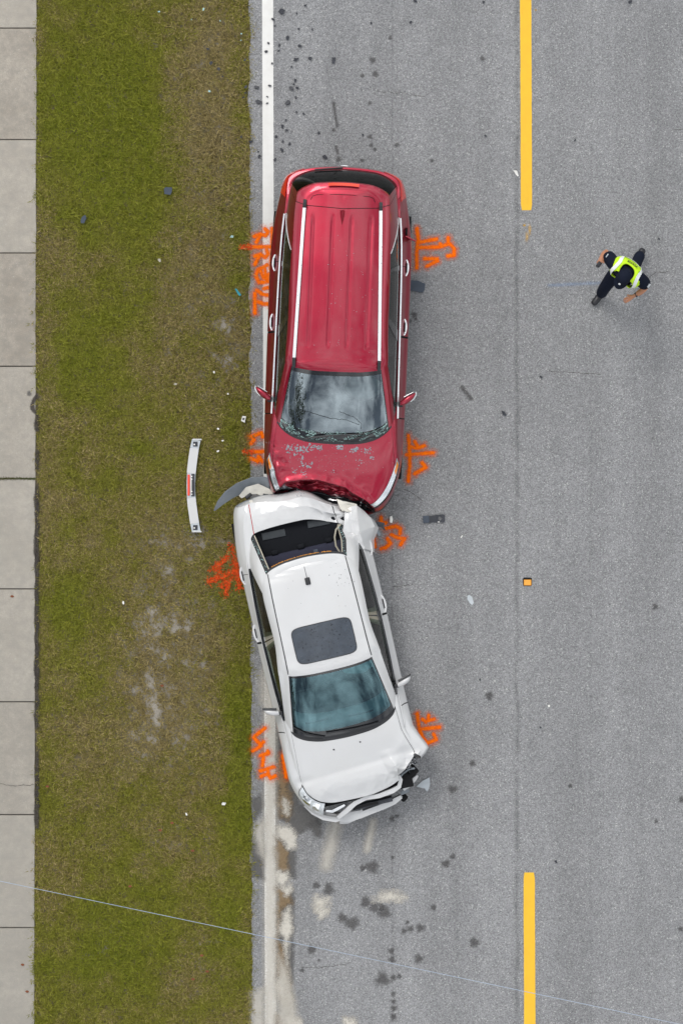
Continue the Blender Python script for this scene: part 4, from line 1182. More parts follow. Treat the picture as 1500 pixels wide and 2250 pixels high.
# hood with its crumple, cowl, windshield
hood = join_grids('hood', [G('deck', -3.52, 3.52, 0, .955, 150, 90)], MAT['red'], suv, thick=.012, sharp=60)
for s in (1, -1):
    join_grids('hood_gap', [G('deck', s * 3.52, s * 3.55, 0, 1, 1, 30, -.008)], MAT['void'], suv)
    join_grids('headlight', [G('body', s * 1.95, s * 3.80, .895, .995, 34, 6, .008)], MAT['lamp_bowl'], suv, thick=.004)
    join_grids('headlight_trim', [G('body', s * 1.95, s * 3.84, .855, .895, 34, 2, .006)], MAT['gloss_black'], suv)
    join_grids('turn_signal', [G('body', s * 3.45, s * 3.74, .91, .965, 10, 3, .013)], MAT['lamp_amber'], suv, thick=.003)
    join_grids('hood_edge_chrome', [G('body', s * 1.0, s * 1.95, .95, 1.0, 20, 2, .008)], MAT['chrome'], suv)
gr = join_grids('grille', [G('body', -1.9, 1.9, .60, .86, 70, 12, .0)], MAT['gloss_black'], suv)
join_grids('nose_panel', [G('body', -1.9, 1.9, .86, 1, 90, 10, .0)], MAT['red'], suv, sharp=60)
join_grids('grille_bar', [G('body', -1.8, 1.8, .70, .73, 40, 2, .01)], MAT['chrome'], gr); join_grids('grille_bar', [G('body', -1.8, 1.8, .80, .83, 40, 2, .01)], MAT['chrome'], gr)
join_grids('front_bumper', [G('body', -3.2, 3.2, .08, .56, 90, 14, .012)], MAT['red'], suv)
join_grids('cowl', [G('deck', -3.6, 3.6, .955, 1.0, 80, 3, -.004), G('green', -3.14, 3.14, 0, .035, 80, 2, -.004)], MAT['black_plastic'], suv)
ws = join_grids('windshield', [G('green', -2.98, 2.98, .13, .94, 70, 30, -.002)], MAT['windshield'], suv)
join_grids('frit_band', [G('green', -3.1, 3.1, .03, .13, 70, 5, -.002), G('green', -3.1, 3.1, .94, 1.0, 70, 3, -.002),
                         G('green', 2.98, 3.12, .13, .94, 3, 20, -.002), G('green', -3.12, -2.98, .13, .94, 3, 20, -.002),
                         G('green', -.38, .38, .83, .95, 12, 6, -.004)], MAT['gloss_black'], suv, weld=.0001)
rbox('sensor_box', (.20, .16, .07), (0, .56, 1.50), MAT['interior_grey'], suv, .02, rot=(math.radians(-28), 0, 0))
for a, b, c_ in (((1.3, .02), (0.2, .10), (-1.4, .11)), ((-.6, .02), (-1.4, .07), (-2.5, .10))):
    p = [on(cs, 'green', a[0], a[1], .03), on(cs, 'green', b[0], b[1], .022), on(cs, 'green', c_[0], c_[1], .016)]
    tube('wiper', p, .010, MAT['black_plastic'], suv, 6)
# crack lines wandering through the laminated glass
r_ = random.Random(4)
for path in (((-.2, .45), (-.9, .36), (-1.3, .26), (-1.25, .18)), ((1.9, .42), (1.0, .40), (.2, .34), (-.5, .33), (-1.25, .24))):
    us, qs = [], []
    for (a, b), (c_, d) in zip(path[:-1], path[1:]):
        for t in np.linspace(0, 1, 9)[:-1]: us.append(a + (c_ - a) * t + r_.uniform(-.015, .015)); qs.append(b + (d - b) * t + r_.uniform(-.006, .006))
    strip('glass_crack', curve_on('green', us, qs, .001), .004, .001, MAT['void'], ws)
# crushed glass along the cowl, paint scuffs over the hood
pts = []
for i in range(2600):
    u = r_.uniform(-2.95, 3.0); e = abs(u) / 3
    q = abs(r_.gauss(0.04 if r_.random() < .5 else 0.115, .022)) * (1 - .15 * e)
    if mnoise.noise(Vector((u * 2.4, q * 18, 3))) < -.08: continue
    p = on(cs, 'green', u, q, .010); pts.append((p + Vector((0, 0, r_.uniform(0, .010))), (r_.gauss(0, .5), r_.gauss(-.3, .5), 1), r_.choice((.003, .004, .005, .006, .009))))
chips('glass_crumb', pts, MAT['crumb'], suv)
def hood_flakes(name, spots, mat):
    pts = []
    for px, py, sx, sy, n, r0, r1 in spots:
        q = [(r_.gauss(px, sx), r_.gauss(py, sy)) for _ in range(n)]
        loc = []
        for a, b in q:
            w_ = W(a, b, .99) - SUV_AT; ct, st = math.cos(SUV_RZ), math.sin(SUV_RZ)
            loc.append((ct * w_.x + st * w_.y, -st * w_.x + ct * w_.y))
        for (p, n_) in snap([hood], loc, .0025):
            if p.z > .8: pts.append((p, n_, r_.uniform(r0, r1)))
    return chips(name, pts, mat, suv)
hood_flakes('paint_scuff', [(648, 985, 8, 4, 26, .010, .026), (664, 992, 9, 5, 26, .010, .028), (690, 983, 12, 3.5, 24, .010, .024), (663, 1008, 3, 10, 14, .007, .018), (668, 1022, 6, 4, 12, .008, .020), (682, 1022, 3, 5, 9, .008, .019),
                            (750, 984, 5, 3, 14, .012, .028), (780, 988, 7, 3, 14, .012, .028), (808, 993, 8, 4, 22, .006, .014), (818, 1006, 3, 2, 8, .010, .02), (790, 1014, 6, 5, 12, .006, .014), (665, 1041, 7, 3, 20, .006, .015), (646, 1036, 3, 6, 12, .005, .013),
                            (640, 1000, 20, 12, 40, .003, .008), (720, 1010, 50, 22, 150, .002, .006), (790, 1020, 30, 25, 50, .002, .005), (660, 1082, 4, 8, 14, .006, .014), (633, 985, 4, 5, 14, .006, .015), (735, 1036, 4, 2, 6, .006, .012)], MAT['scuff'])
pts = []
for i in range(90):
    x, y = r_.gauss(-.12, .28), r_.uniform(-1.4, .3)
    if abs(x) > .5: continue
    pts.append((x, y))
chips('paint_chip', [(p, n_, r_.choice((.003, .004, .005, .007, .012 if r_.random() < .3 else .004))) for p, n_ in snap([o for o in suv.children if o.name.startswith('roof')], pts, .002)], MAT['scuff'], suv)
# roof rails on feet, shark fin, mirrors
for s in (1, -1):
    P = [(.502, -1.72), (.512, -1.45), (.530, -.8), (.547, -.2), (.558, .2), (.562, .32)]
    base = snap([o for o in suv.children if o.name.startswith('roof')], [(s * x, y) for x, y in P], .030)
    rl = strip('roof_rail', [p for p, n in base], .040, .024, MAT['satin'], suv)
    for (x0, y0), (x1, y1) in (((.500, -1.80), (.5035, -1.70)), ((.561, .30), (.562, .41))):
        ft = snap([o for o in suv.children if o.name.startswith('roof') or o.name.startswith('tailgate')], [(s * (x0 + (x1 - x0) * t), y0 + (y1 - y0) * t) for t in (0, .5, 1)], .016)
        strip('rail_foot', [p for p, n in ft], .044, .034, MAT['grey_plastic'] if False else MAT['black_plastic'], rl)
fin = snap([o for o in suv.children if o.name.startswith('roof')], [(0.0, -1.50)], 0)[0][0]
vs_, fs_ = [], []
for t, w_, h_ in ((0, .035, .050), (.10, .034, .062), (.35, .030, .055), (.7, .018, .028), (1.0, .003, .004)):
    y = fin.y - .17 + .19 * t
    vs_ += [(-w_, y, fin.z - .012), (-w_ * .45, y, fin.z + h_ * .6), (0, y, fin.z + h_), (w_ * .45, y, fin.z + h_ * .6), (w_, y, fin.z - .012)]
for i in range(4):
    for k in range(4): a = i * 5 + k; fs_.append((a, a + 1, a + 6, a + 5))
fs_.append((0, 1, 2, 3, 4))
mesh_obj('antenna_fin', vs_, fs_, MAT['red'], suv, sharp=50)
for s in (1, -1):
    bm = bmesh.new()
    prof = [(.865, .80, .045, .045), (.90, .785, .060, .065), (.95, .755, .070, .080), (1.0, .725, .066, .078), (1.045, .695, .048, .062), (1.068, .675, .018, .03)]
    ring = []
    for x, y, hl, hz in prof:
        ring.append([bm.verts.new((s * x, y + hl * math.cos(a) * (1 if math.cos(a) > 0 else .55), 1.06 + hz * math.sin(a))) for a in np.linspace(0, 2 * math.pi, 15)[:-1]])
    for a, b in zip(ring[:-1], ring[1:]):
        for k in range(14): bm.faces.new((a[k], a[(k + 1) % 14], b[(k + 1) % 14], b[k]))
    bm.faces.new(ring[-1]); bmesh.ops.recalc_face_normals(bm, faces=bm.faces)
    mr = bm_obj('mirror', bm, MAT['red'], suv, smooth=True, sharp=60)
    tube('turn_lamp', [(s * 1.0, .80 - .012, 1.055), (s * 1.045, .748, 1.055), (s * 1.075, .695, 1.05), (s * 1.07, .655, 1.05)], .011, MAT['satin'], mr, 6)
    rbox('mirror_glass', (.15, .008, .11), (s * .975, .695, 1.06), MAT['chrome'], mr, .003, rot=(0, 0, s * math.radians(-30)))
    rbox('mirror_arm', (.10, .07, .05), (s * .855, .83, 1.035), MAT['black_plastic'], mr, .015)
# fuel flap standing open on the left flank
fp = on(cs, 'body', -9.42, .80)
fl = rbox('fuel_flap', (.15, .015, .13), (fp.x - .05, fp.y + .085, fp.z + .01), MAT['red'], suv, .006, rot=(0, 0, math.radians(-24)))
lathe('fuel_recess', [(.004, .068), (.006, .055), (-.02, .05), (-.02, .0)], (fp.x, fp.y, fp.z), MAT['void'], fl, 20, -1)
# underbody and cabin
mesh_obj('floor_pan', [(-.80, -2.15, .26), (.80, -2.15, .26), (.82, 1.9, .26), (.45, 2.2, .26), (-.45, 2.2, .26), (-.82, 1.9, .26)], [(0, 1, 2, 3, 4, 5)], MAT['void'], suv, smooth=False)
mesh_obj('firewall', [(-.78, 1.2, .26), (.78, 1.2, .26), (.78, 1.2, 1.0), (-.78, 1.2, 1.0)], [(0, 1, 2, 3)], MAT['void'], suv, smooth=False)
join_grids('dashboard', [G('green', -3.0, 3.0, .0, .30, 40, 6, -.10)], MAT['interior_grey'], suv)
rbox('dash_body', (1.36, .42, .26), (0, .93, .90), MAT['interior_grey'], suv, .07)
steering(suv, -.36, .66, .98)
for x in (-.36, .36): seat(suv, x, .02, .58, MAT['interior'])
bs = rbox('bench_seat', (1.26, .5, .16), (0, -.80, .60), MAT['interior'], suv, .06); rbox('backrest', (1.26, .15, .6), (0, -1.10, .92), MAT['interior'], bs, .06, rot=(math.radians(14), 0, 0))
for x in (-.38, .0, .38): rbox('headrest', (.26, .1, .16), (x, -1.20, 1.26), MAT['interior'], bs, .04)
airbag(suv, (-.36, .62, 1.22), (.24, .17, .17))
join_grids('headliner', [G('roof', -10.4, 10.4, .03, 1, 60, 12, -.045)], MAT['interior_grey'], suv)
# ------------------------------------------------------------------ the white sedan
SED_AT = Vector((-0.296, -1.423, 0)); SED_RZ = math.radians(193.2)
sed = empty('sedan', SED_AT, SED_RZ)
tag(sed, 'white sedan with sunroof, smashed trunk and missing rear window in front of the red car', 'car')
def SL(px, py, z):
    w_ = W(px, py, z) - SED_AT; ct, st = math.cos(SED_RZ), math.sin(SED_RZ)
    return Vector((ct * w_.x + st * w_.y, -st * w_.x + ct * w_.y, z))
D3 = [(0, 2.76, .52), (.35, 2.735, .52), (.62, 2.62, .54), (.80, 2.40, .60), (.905, 1.98, .68), (.893, 1.38, .72), (.893, .98, .72), (.900, .16, .72), (.896, -.62, .74), (.893, -1.0, .75), (.850, -1.40, .75), (.765, -1.72, .72), (.42, -1.78, .70), (0, -1.76, .70)]
D0 = inset(D3, .93, .975, .20); D1 = inset(D3, .975, .99, .27); D2 = inset(D3, .993, .998, .45)
D4 = [(0, 2.66, .66), (.34, 2.63, .67), (.60, 2.52, .69), (.775, 2.30, .75), (.868, 1.92, .82), (.852, 1.38, .83), (.852, .98, .83), (.860, .16, .84), (.848, -.62, .87), (.842, -1.0, .89), (.795, -1.40, .90), (.725, -1.70, .90), (.40, -1.745, .88), (0, -1.72, .88)]
D5 = [(0, 2.485, .735), (.33, 2.475, .74), (.54, 2.42, .755), (.715, 2.215, .80), (.775, 1.85, .87), (.788, 1.40, .91), (.800, 1.0, .92), (.816, .16, .95), (.792, -.62, .98), (.772, -.98, .99), (.715, -1.40, .99), (.585, -1.715, .965), (.37, -1.69, .965), (0, -1.655, .965)]
D6 = [(0, 1.60, .97), (.29, 1.585, .97), (.52, 1.53, .975), (.685, 1.425, .98), (.745, 1.29, .975), (.772, 1.12, .96), (.783, .92, .95), (.797, .16, .97), (.768, -.62, 1.0), (.738, -.93, 1.01), (.675, -1.17, 1.015), (.605, -1.295, 1.01), (.34, -1.335, 1.01), (0, -1.345, 1.01)]
D7 = [(0, .69, 1.40), (.26, .685, 1.395), (.45, .668, 1.38), (.556, .645, 1.36), (.625, .60, 1.32), (.690, .56, 1.29), (.672, .42, 1.31), (.632, .10, 1.335), (.650, -.36, 1.31), (.640, -.58, 1.295), (.575, -.70, 1.305), (.505, -.765, 1.325), (.28, -.825, 1.37), (0, -.845, 1.385)]
D8 = [(0, .60, 1.42), (.25, .59, 1.415), (.42, .57, 1.405), (.512, .54, 1.395), (.545, .48, 1.39), (.557, .40, 1.39), (.553, .28, 1.40), (.545, .0, 1.405), (.535, -.38, 1.39), (.522, -.58, 1.375), (.475, -.66, 1.365), (.42, -.70, 1.365), (.24, -.745, 1.385), (0, -.76, 1.395)]
D9 = [(0, .50, 1.43), (0, .50, 1.43), (0, .48, 1.43), (0, .45, 1.432), (0, .40, 1.434), (0, .33, 1.437), (0, .22, 1.44), (0, .0, 1.442), (0, -.36, 1.435), (0, -.53, 1.425), (0, -.61, 1.418), (0, -.65, 1.414), (0, -.68, 1.41), (0, -.69, 1.408)]

def sed_dent(p):
    p = p.copy()
    # crushed left rear corner and trunk lid
    for i in np.nonzero(p[:, 1] < -.90)[0]:
        x, y, z = p[i]
        left = sstep(-.15, -.78, x) if x < -.15 else 0.0
        left = min(1.0, max(0.0, (-x - .05) / .65)); left = left * left * (3 - 2 * left)
        if y < -1.0:
            p[i, 1] = -1.0 + (y + 1.0) * (1 - .42 * left)
        back = sstep(-1.28, -1.75, y) if y < -1.28 else 0.0
        back = min(1, max(0, (-y - 1.20) / .35))
        if z > .6:
            n1 = ridged((x, y, z * .5), 2.1, 1.7); n2 = ridged((x, y, z), 8.0, 5.1)
            a = back * (.35 + .65 * min(1, max(0, .75 - x)))
            p[i, 2] += a * (.060 * n1 + .004 * n2) * (1 if z > .8 else .4) - .02 * left * back
            p[i, 1] += a * .035 * n1
        q = left * min(1, max(0, (-y - .95) / .2))
        if q > 0:
            n3 = ridged((x, y, z), 5.5, 9.3); n4 = ridged((x, y, z), 12, 2.2)
            p[i, 2] += q * (.030 * n3 - .09); p[i, 0] += q * (.020 * n3 + .05)
    # bent hood and left front fender
    for i in np.nonzero(p[:, 1] > 1.55)[0]:
        x, y, z = p[i]
        up = sstep(.5, .75, z)
        l = min(1, max(0, (-x - .15) / .55))
        if z > .66 and abs(x) < .80:
            rdg = 2.07 + .06 * x
            d = y - rdg
            p[i, 2] += up * (.036 * math.exp(-((d - .18) / .16) ** 2) - .010 * math.exp(-((d + .01) / .05) ** 2) * (1 + .5 * ridged((x, 0, 0), 3, 1)))
            n1 = ridged((x, y, z), 3.6, 3.3); n2 = ridged((x, y, z), 9.5, 6.2)
            p[i, 2] += up * sstep(-.05, .30, d) * ((.010 + .035 * l) * n1 + (.003 + .010 * l) * n2)
            # a sharp kink near the crushed corner
            p[i, 2] += up * .075 * max(0, 1 - abs(x + .52 + .25 * (y - 2.1)) / .13) * max(0, 1 - abs(y - 2.16) / .24) - up * .05 * max(0, 1 - abs(x + .66) / .10) * max(0, 1 - abs(y - 2.12) / .2)
            p[i, 1] -= up * l * max(0, y - 2.2) * .30
        if x < -.55:
            e = max(0, 1 - abs(y - 2.04) / (.34 if y < 2.04 else .22)) * min(1, max(0, (-x - .55) / .3))
            n3 = ridged((x, y, z), 5, 8.8)
            p[i, 0] -= e * (.140 - .02 * n3); p[i, 2] += e * .03 * n3
            if y > 2.1: p[i, 1] = 2.1 + (y - 2.1) * .65
    return p
cd = CarShell([D0, D1, D2, D3, D4, D5, D6, D7, D8, D9], {'deck': .030, 'green': .018}, sed_dent)
G2 = cd.grid
ARCH2 = [(1.62, .33, .365), (-1.14, .33, .365)]
body = [G2('body', -3.4, -10.9, 0, .14, 150, 3), G2('body', 1.0, 11.0, 0, .14, 200, 3)]
for s in (1, -1):
    fr = 3.25 if s > 0 else 3.48
    body += [G2('body', s * fr, s * 4.98, .14, 1, 60, 26), G2('body', s * 8.42, s * 11.05, .14, 1, 70, 26)]
    body += [G2('deck', s * 3.40, s * 4.98, 0, 1, 44, 30), G2('deck', s * 4.98, s * 8.42, 0, 1, 70, 2), G2('deck', s * 8.42, s * 11.05, 0, 1, 60, 12)]
    body += [G2('green', s * 3.12, (s * 4.45, s * 4.85), 0, 1, 14, 20), G2('green', (s * 4.45, s * 4.85), (s * 8.8, s * 8.45), .93, 1, 70, 2), G2('green', (s * 8.78, s * 8.45), s * 10.45, 0, 1, 34, 22)]
join_grids('body', body, MAT['white'], sed, arches=ARCH2)
join_grids('roof', [G2('roof', -13, 13, 0, 1, 340, 30)], MAT['white'], sed, sharp=50)
# open frame of the lost rear window: torn gasket, adhesive, ledges
for s in (1, -1):
    join_grids('window_gasket', [G2('green', s * 10.45, s * 11.0, 0, 1, 6, 24, -.012)], MAT['black_plastic'], sed)
    join_grids('frame_ledge', [G2('green', s * 10.98, s * 11.10, 0.02, .98, 2, 24, -.016)], MAT['beige'], sed)
    pts = []
    rr = random.Random(int(9 + s))
    for _ in range(45):
        p = Vector(cd.ev('green', [s * rr.uniform(10.5, 10.95)], [rr.uniform(.02, .98)], -.004)[0]); pts.append((p, (rr.gauss(0, .5), rr.gauss(0, .5), 1), rr.uniform(.004, .011)))
    chips('glass_crumb', pts, MAT['crumb'], sed)
join_grids('window_gasket', [G2('green', 10.6, 13, .94, 1, 40, 2, -.010), G2('green', -13, -10.6, .94, 1, 40, 2, -.010)], MAT['black_plastic'], sed)
r2 = random.Random(12)
for a, b in ((11.3, 12.0), (12.05, 12.6), (12.65, 13.0), (-13.0, -12.3), (-12.2, -11.7)):
    us = np.linspace(a, b, 12); strip('adhesive_bead', [Vector(v) for v in cd.ev('green', us, [.945 - .008 * r2.random() for _ in us], -.003)], [.005 + .011 * r2.random() for _ in us], .008, MAT['adhesive'], sed)
# trunk lid, rear panel
lid = join_grids('trunk_lid', [G2('deck', 11.12, 13, 0, .99, 60, 50), G2('deck', -13, -11.12, 0, .99, 60, 50), G2('body', 11.12, 13, .72, 1, 60, 14), G2('body', -13, -11.12, .72, 1, 60, 14)], MAT['white'], sed, thick=.010, sharp=30)
for s in (1, -1):
    join_grids('trunk_gap', [G2('deck', s * 11.05, s * 11.12, 0, 1, 1, 30, -.012)], MAT['lamp_red'] if s > 0 else MAT['void'], sed)
join_grids('rear_panel', [G2('body', 11.05, 13, .12, .72, 40, 12), G2('body', -13, -11.05, .12, .72, 40, 12)], MAT['grey_plastic'], sed)
rbox('lid_sticker', (.045, .055, .003), snap([lid], [SL(552, 1103, .98)[:2]], .004)[0][0], MAT['white_bare'], lid, .001)
# torn bumper skin curling out beside the grass
gp = [(471, 1122), (484, 1105), (502, 1088), (528, 1072), (556, 1062), (580, 1062), (600, 1074), (616, 1094)]
gz = [.30, .36, .42, .48, .54, .58, .60, .60]
bp_ = strip('rear_bumper', [SL(x, y, z) for (x, y), z in zip(gp, gz)], [.02, .10, .16, .19, .20, .20, .20, .16], .008, MAT['grey_plastic'], sed, up=[(-.25, .5, .8)] * 8)
strip('bumper_flange', [SL(x, y, z) for x, y, z in ((528, 1092, .55), (545, 1078, .60), (566, 1074, .64), (588, 1084, .66), (604, 1093, .66))], [.05, .11, .14, .13, .06], .008, MAT['white_bare'], bp_, up=[(-.1, .2, 1)] * 5)
strip('bracket', [SL(578, 1086, .70), SL(588, 1088, .71), SL(600, 1093, .71)], [.02, .03, .01], .01, MAT['black_plastic'], bp_)
rbox('bumper_foam', (.10, .05, .06), SL(546, 1090, .72), MAT['black_plastic'], sed, .015, rot=(0, 0, .4))
# doors and side glass
for s in (1, -1):
    d1 = join_grids('front_door', [G2('body', s * 5.01, s * 7.00, .15, 1, 44, 22), G2('deck', s * 5.01, s * 7.0, 0, 1, 44, 2)], MAT['white'], sed, thick=.02)
    d2 = join_grids('rear_door', [G2('body', s * 7.035, s * 8.395, .15, 1, 36, 22), G2('deck', s * 7.035, s * 8.395, 0, 1, 36, 2)], MAT['white'], sed, thick=.02, arches=ARCH2)
    for u0, u1 in ((4.98, 5.01), (7.002, 7.033), (8.397, 8.42)):
        join_grids('door_gap', [G2('body', s * u0, s * u1, .15, 1, 1, 22, -.006), G2('deck', s * u0, s * u1, 0, 1, 1, 2, -.006)], MAT['void'], sed)
    join_grids('window', [G2('green', (s * 4.6, s * 5.0), s * 6.93, .0, .93, 30, 12, -.006)], MAT['side_glass'], d1)
    join_grids('window', [G2('green', s * 7.10, (s * 8.7, s * 8.4), .0, .93, 24, 12, -.006)], MAT['side_glass'], d2)
    join_grids('pillar_trim', [G2('green', s * 6.85, s * 7.18, .0, .93, 5, 10, -.030)], MAT['beige'], sed)
    join_grids('pillar_seam', [G2('green', s * 7.0, s * 7.03, .0, .93, 1, 10, .0)], MAT['gloss_black'], sed)
    join_grids('sail_panel', [G2('green', (s * 4.45, s * 4.85), (s * 4.72, s * 5.0), .0, .93, 5, 10, .001)], MAT['gloss_black'], d1)
    tp = [Vector(v) for v in cd.ev('deck', np.array([s * t for t in np.linspace(4.6, 8.72, 50)]), np.full(50, .9), .006)]
    strip('window_trim', tp, .030, .012, MAT['gloss_black'], sed, up=(s * .5, 0, 1))
    tp = [Vector(v) for v in cd.ev('deck', np.array([s * t for t in np.linspace(4.4, 8.9, 50)]), np.full(50, .0), .004)]
    tube('belt_crease', tp, .008, MAT['white'], sed, 6)
    for u_, d in ((7.18, d1), (8.38, d2)):
        base = Vector(cd.ev('body', [s * u_], [.70])[0]); h = []
        for t in np.linspace(0, 1, 11):
            b = math.sin(math.pi * t); h.append((base.x + s * (-.012 + .026 * b ** .6), base.y + .12 - .24 * t, base.z + .02))
        strip('handle', h, [.018 + .016 * math.sin(math.pi * t) for t in np.linspace(0, 1, 11)], .018, MAT['white'], d)
        rbox('handle_cup', (.018, .13, .05), (base.x - s * .004, base.y, base.z + .01), MAT['black_plastic'], d, .007)
    # dark drip line between roof and side
    rl = [p + Vector((0, 0, .0)) for p, n in snap([o for o in sed.children if o.name.startswith('roof')], [(s * float(np.interp(t, [-.74, -.4, 0, .4, .655], [.528, .541, .549, .557, .566])), t) for t in np.linspace(-.735, .655, 40)], .002)]
    strip('roof_molding', rl, .014, .004, MAT['black_plastic'], sed)
    for cy, cz, r in ARCH2:
        wheel(sed, s * .865, cy, .33, s, .21)
        vs_, fs_ = [], []
        for a in np.linspace(0, math.pi, 16):
            for xx in (.88, .56): vs_.append((s * xx, cy + (r - .005) * math.cos(a), cz + (r - .005) * math.sin(a)))
        for i in range(15): fs_.append((2 * i, 2 * i + 1, 2 * i + 3, 2 * i + 2))
        mesh_obj('wheel_well', vs_, fs_, MAT['void'], sed)
# hood, cowl, windshield
hood2 = join_grids('hood', [G2('deck', -3.36, 3.36, 0, .955, 150, 90)], MAT['white'], sed, thick=.012, sharp=35)
for s in (1, -1): join_grids('hood_gap', [G2('deck', s * 3.355, s * 3.405, 0, 1, 1, 30, .003 if s < 0 else -.004)], MAT['void'], sed)
join_grids('cowl', [G2('deck', -3.6, 3.6, .955, 1, 80, 3, -.004), G2('green', -3.14, 3.14, 0, .03, 80, 2, -.004)], MAT['black_plastic'], sed)
ws2 = join_grids('windshield', [G2('green', -2.95, 2.95, .12, .965, 70, 30, -.002)], MAT['windshield_teal'], sed)
join_grids('frit_band', [G2('green', -3.12, 3.12, .025, .12, 70, 5, -.002), G2('green', -3.12, 3.12, .965, 1, 70, 2, -.002), G2('green', 2.95, 3.12, .12, .965, 3, 20, -.002), G2('green', -3.12, -2.95, .12, .965, 3, 20, -.002)], MAT['gloss_black'], sed, weld=.0001)
for a, b, c_ in (((1.0, .02), (2.0, .08), (2.9, .13)), ((-1.7, .02), (-.6, .06), (.9, .09))):
    tube('wiper', [Vector(cd.ev('green', [k[0]], [k[1]], o_)[0]) for k, o_ in ((a, .025), (b, .02), (c_, .015))], .010, MAT['black_plastic'], sed, 6)
for p in ((733, 1647), (791, 1630)):
    q = snap([hood2], [SL(p[0], p[1], .93)[:2]], .004)[0][0]; rbox('washer_jet', (.022, .018, .010), q, MAT['black_plastic'], hood2, .004)
# sunroof set into the roof, antenna
sr = []
for k in range(40):
    a = 2 * math.pi * k / 40; c_, s_ = math.cos(a), math.sin(a)
    sr.append((.405 * math.copysign(abs(c_) ** .28, c_), .29 + .245 * math.copysign(abs(s_) ** .28, s_)))
roof2 = [o for o in sed.children if o.name.startswith('roof') and 'molding' not in o.name]
ring = [p for p, n in snap(roof2, sr, .006)]
inner = [p for p, n in snap(roof2, [(x * .5, .29 + (y - .29) * .5) for x, y in sr], .006)]
cen = snap(roof2, [(0, .29)], .006)[0][0]
vs_ = ring + inner + [cen]; fs_ = [(i, (i + 1) % 40, 40 + (i + 1) % 40, 40 + i) for i in range(40)] + [(40 + i, 40 + (i + 1) % 40, 80) for i in range(40)]
MAT['sunroof'] = simple('tinted sunroof glass', (0.036, 0.047, 0.064), 0.25, coat=0.5, var=0.2)
sro = mesh_obj('sunroof', vs_, fs_, MAT['sunroof'], sed)
tube('sunroof_seal', [p - Vector((0, 0, .003)) for p in ring], .006, MAT['black_plastic'], sro, 6, closed=True)
r3 = random.Random(3)
chips('soot_fleck', [(p, n, r3.uniform(.004, .010)) for p, n in snap([sro], [(r3.uniform(-.36, .36), r3.uniform(.08, .5)) for _ in range(80)], .002)], MAT['void'], sro)
chips('soot_fleck', [(p, n, r3.uniform(.003, .008)) for p, n in snap(roof2, [(r3.gauss(-.42, .08), r3.gauss(-.5, .13)) for _ in range(26)] + [(r3.uniform(-.4, .4), r3.uniform(-.6, .0)) for _ in range(10)], .002)], MAT['debris_black'], sed)
ab = snap(roof2, [SL(676, 1277, 1.43)[:2]], .0)[0][0]
an = rbox('antenna_base', (.075, .105, .04), ab + Vector((0, 0, .012)), MAT['black_plastic'], sed, .014, taper=(.75, .8))
tube('antenna_rod', [ab + Vector((0, -.03, .03)), ab + Vector((.0, -.20, .14))], .0035, MAT['black_plastic'], an, 6)
# mirrors
for s in (1, -1):
    bm = bmesh.new(); ring = []
    for x, y, hl, hz in ((.815, 1.10, .040, .045), (.85, 1.09, .052, .060), (.91, 1.075, .056, .068), (.965, 1.055, .050, .064), (1.0, 1.035, .030, .045), (1.012, 1.025, .010, .02)):
        ring.append([bm.verts.new((s * x, y + hl * math.cos(a) * (1 if math.cos(a) > 0 else .6), .985 + hz * math.sin(a))) for a in np.linspace(0, 2 * math.pi, 15)[:-1]])
    for a, b in zip(ring[:-1], ring[1:]):
        for k in range(14): bm.faces.new((a[k], a[(k + 1) % 14], b[(k + 1) % 14], b[k]))
    bm.faces.new(ring[-1]); bm.faces.new(ring[0]); bmesh.ops.recalc_face_normals(bm, faces=bm.faces)
    mr = bm_obj('mirror', bm, MAT['white'], sed, smooth=True, sharp=60)
    rbox('mirror_glass', (.19, .028, .125), (s * .925, 1.030, .988), MAT['gloss_black'], mr, .004, rot=(0, 0, s * math.radians(-14)))
    rbox('mirror_arm', (.07, .05, .04), (s * .80, 1.12, .965), MAT['black_plastic'], mr, .012)
MAT['lamp_white'] = simple('bright lamp reflector', (0.62, 0.65, 0.67), 0.3, metal=0.2, coat=0.7, var=0.35, scale=12)
# front end: dark bay, lamps, bent bars, hanging bumper
rbox('engine_bay', (1.34, .62, .34), (-.05, 2.20, .50), MAT['void'], sed, .02)
join_grids('headlight', [G2('body', 1.75, 3.22, .72, .985, 30, 12, .004)], MAT['lamp_white'], sed, thick=.003)
for a_, b_ in ((2.0, 2.35), (2.5, 2.95)): join_grids('lamp_lens', [G2('body', a_, b_, .78, .95, 10, 8, .010)], MAT['chrome'], sed, thick=.003)
join_grids('headlight_seal', [G2('body', 1.7, 3.3, .985, 1.0, 30, 2, .010)], MAT['void'], sed)
join_grids('fender_front', [G2('body', 1.0, 3.25, .14, .72, 50, 12)], MAT['white'], sed)
bpth = lambda L_, z: [SL(x, y, zz) for (x, y), zz in zip(L_, z if isinstance(z, list) else [z] * len(L_))]
strip('grille_chrome', bpth([(716, 1781), (730, 1782), (742, 1776), (757, 1768)], [.70, .70, .71, .72]), [.03, .045, .045, .03], .02, MAT['chrome'], sed, up=[(0, .45, 1)] * 4)
strip('front_bumper', bpth([(672, 1766), (690, 1781), (712, 1792), (738, 1797), (752, 1795)], [.52, .52, .52, .52, .52]), [.08, .11, .12, .11, .07], .05, MAT['white'], sed, up=[(0, .25, 1)] * 5)
strip('bumper_beam', bpth([(742, 1796), (752, 1788), (764, 1778), (780, 1764), (803, 1753), (832, 1748), (862, 1737), (876, 1728), (880, 1712), (876, 1703)], [.60, .62, .64, .66, .68, .69, .69, .68, .70, .74]),
      [.05, .065, .07, .065, .055, .065, .07, .06, .05, .03], .03, MAT['white'], sed, up=[(0, .35, 1)] * 10)
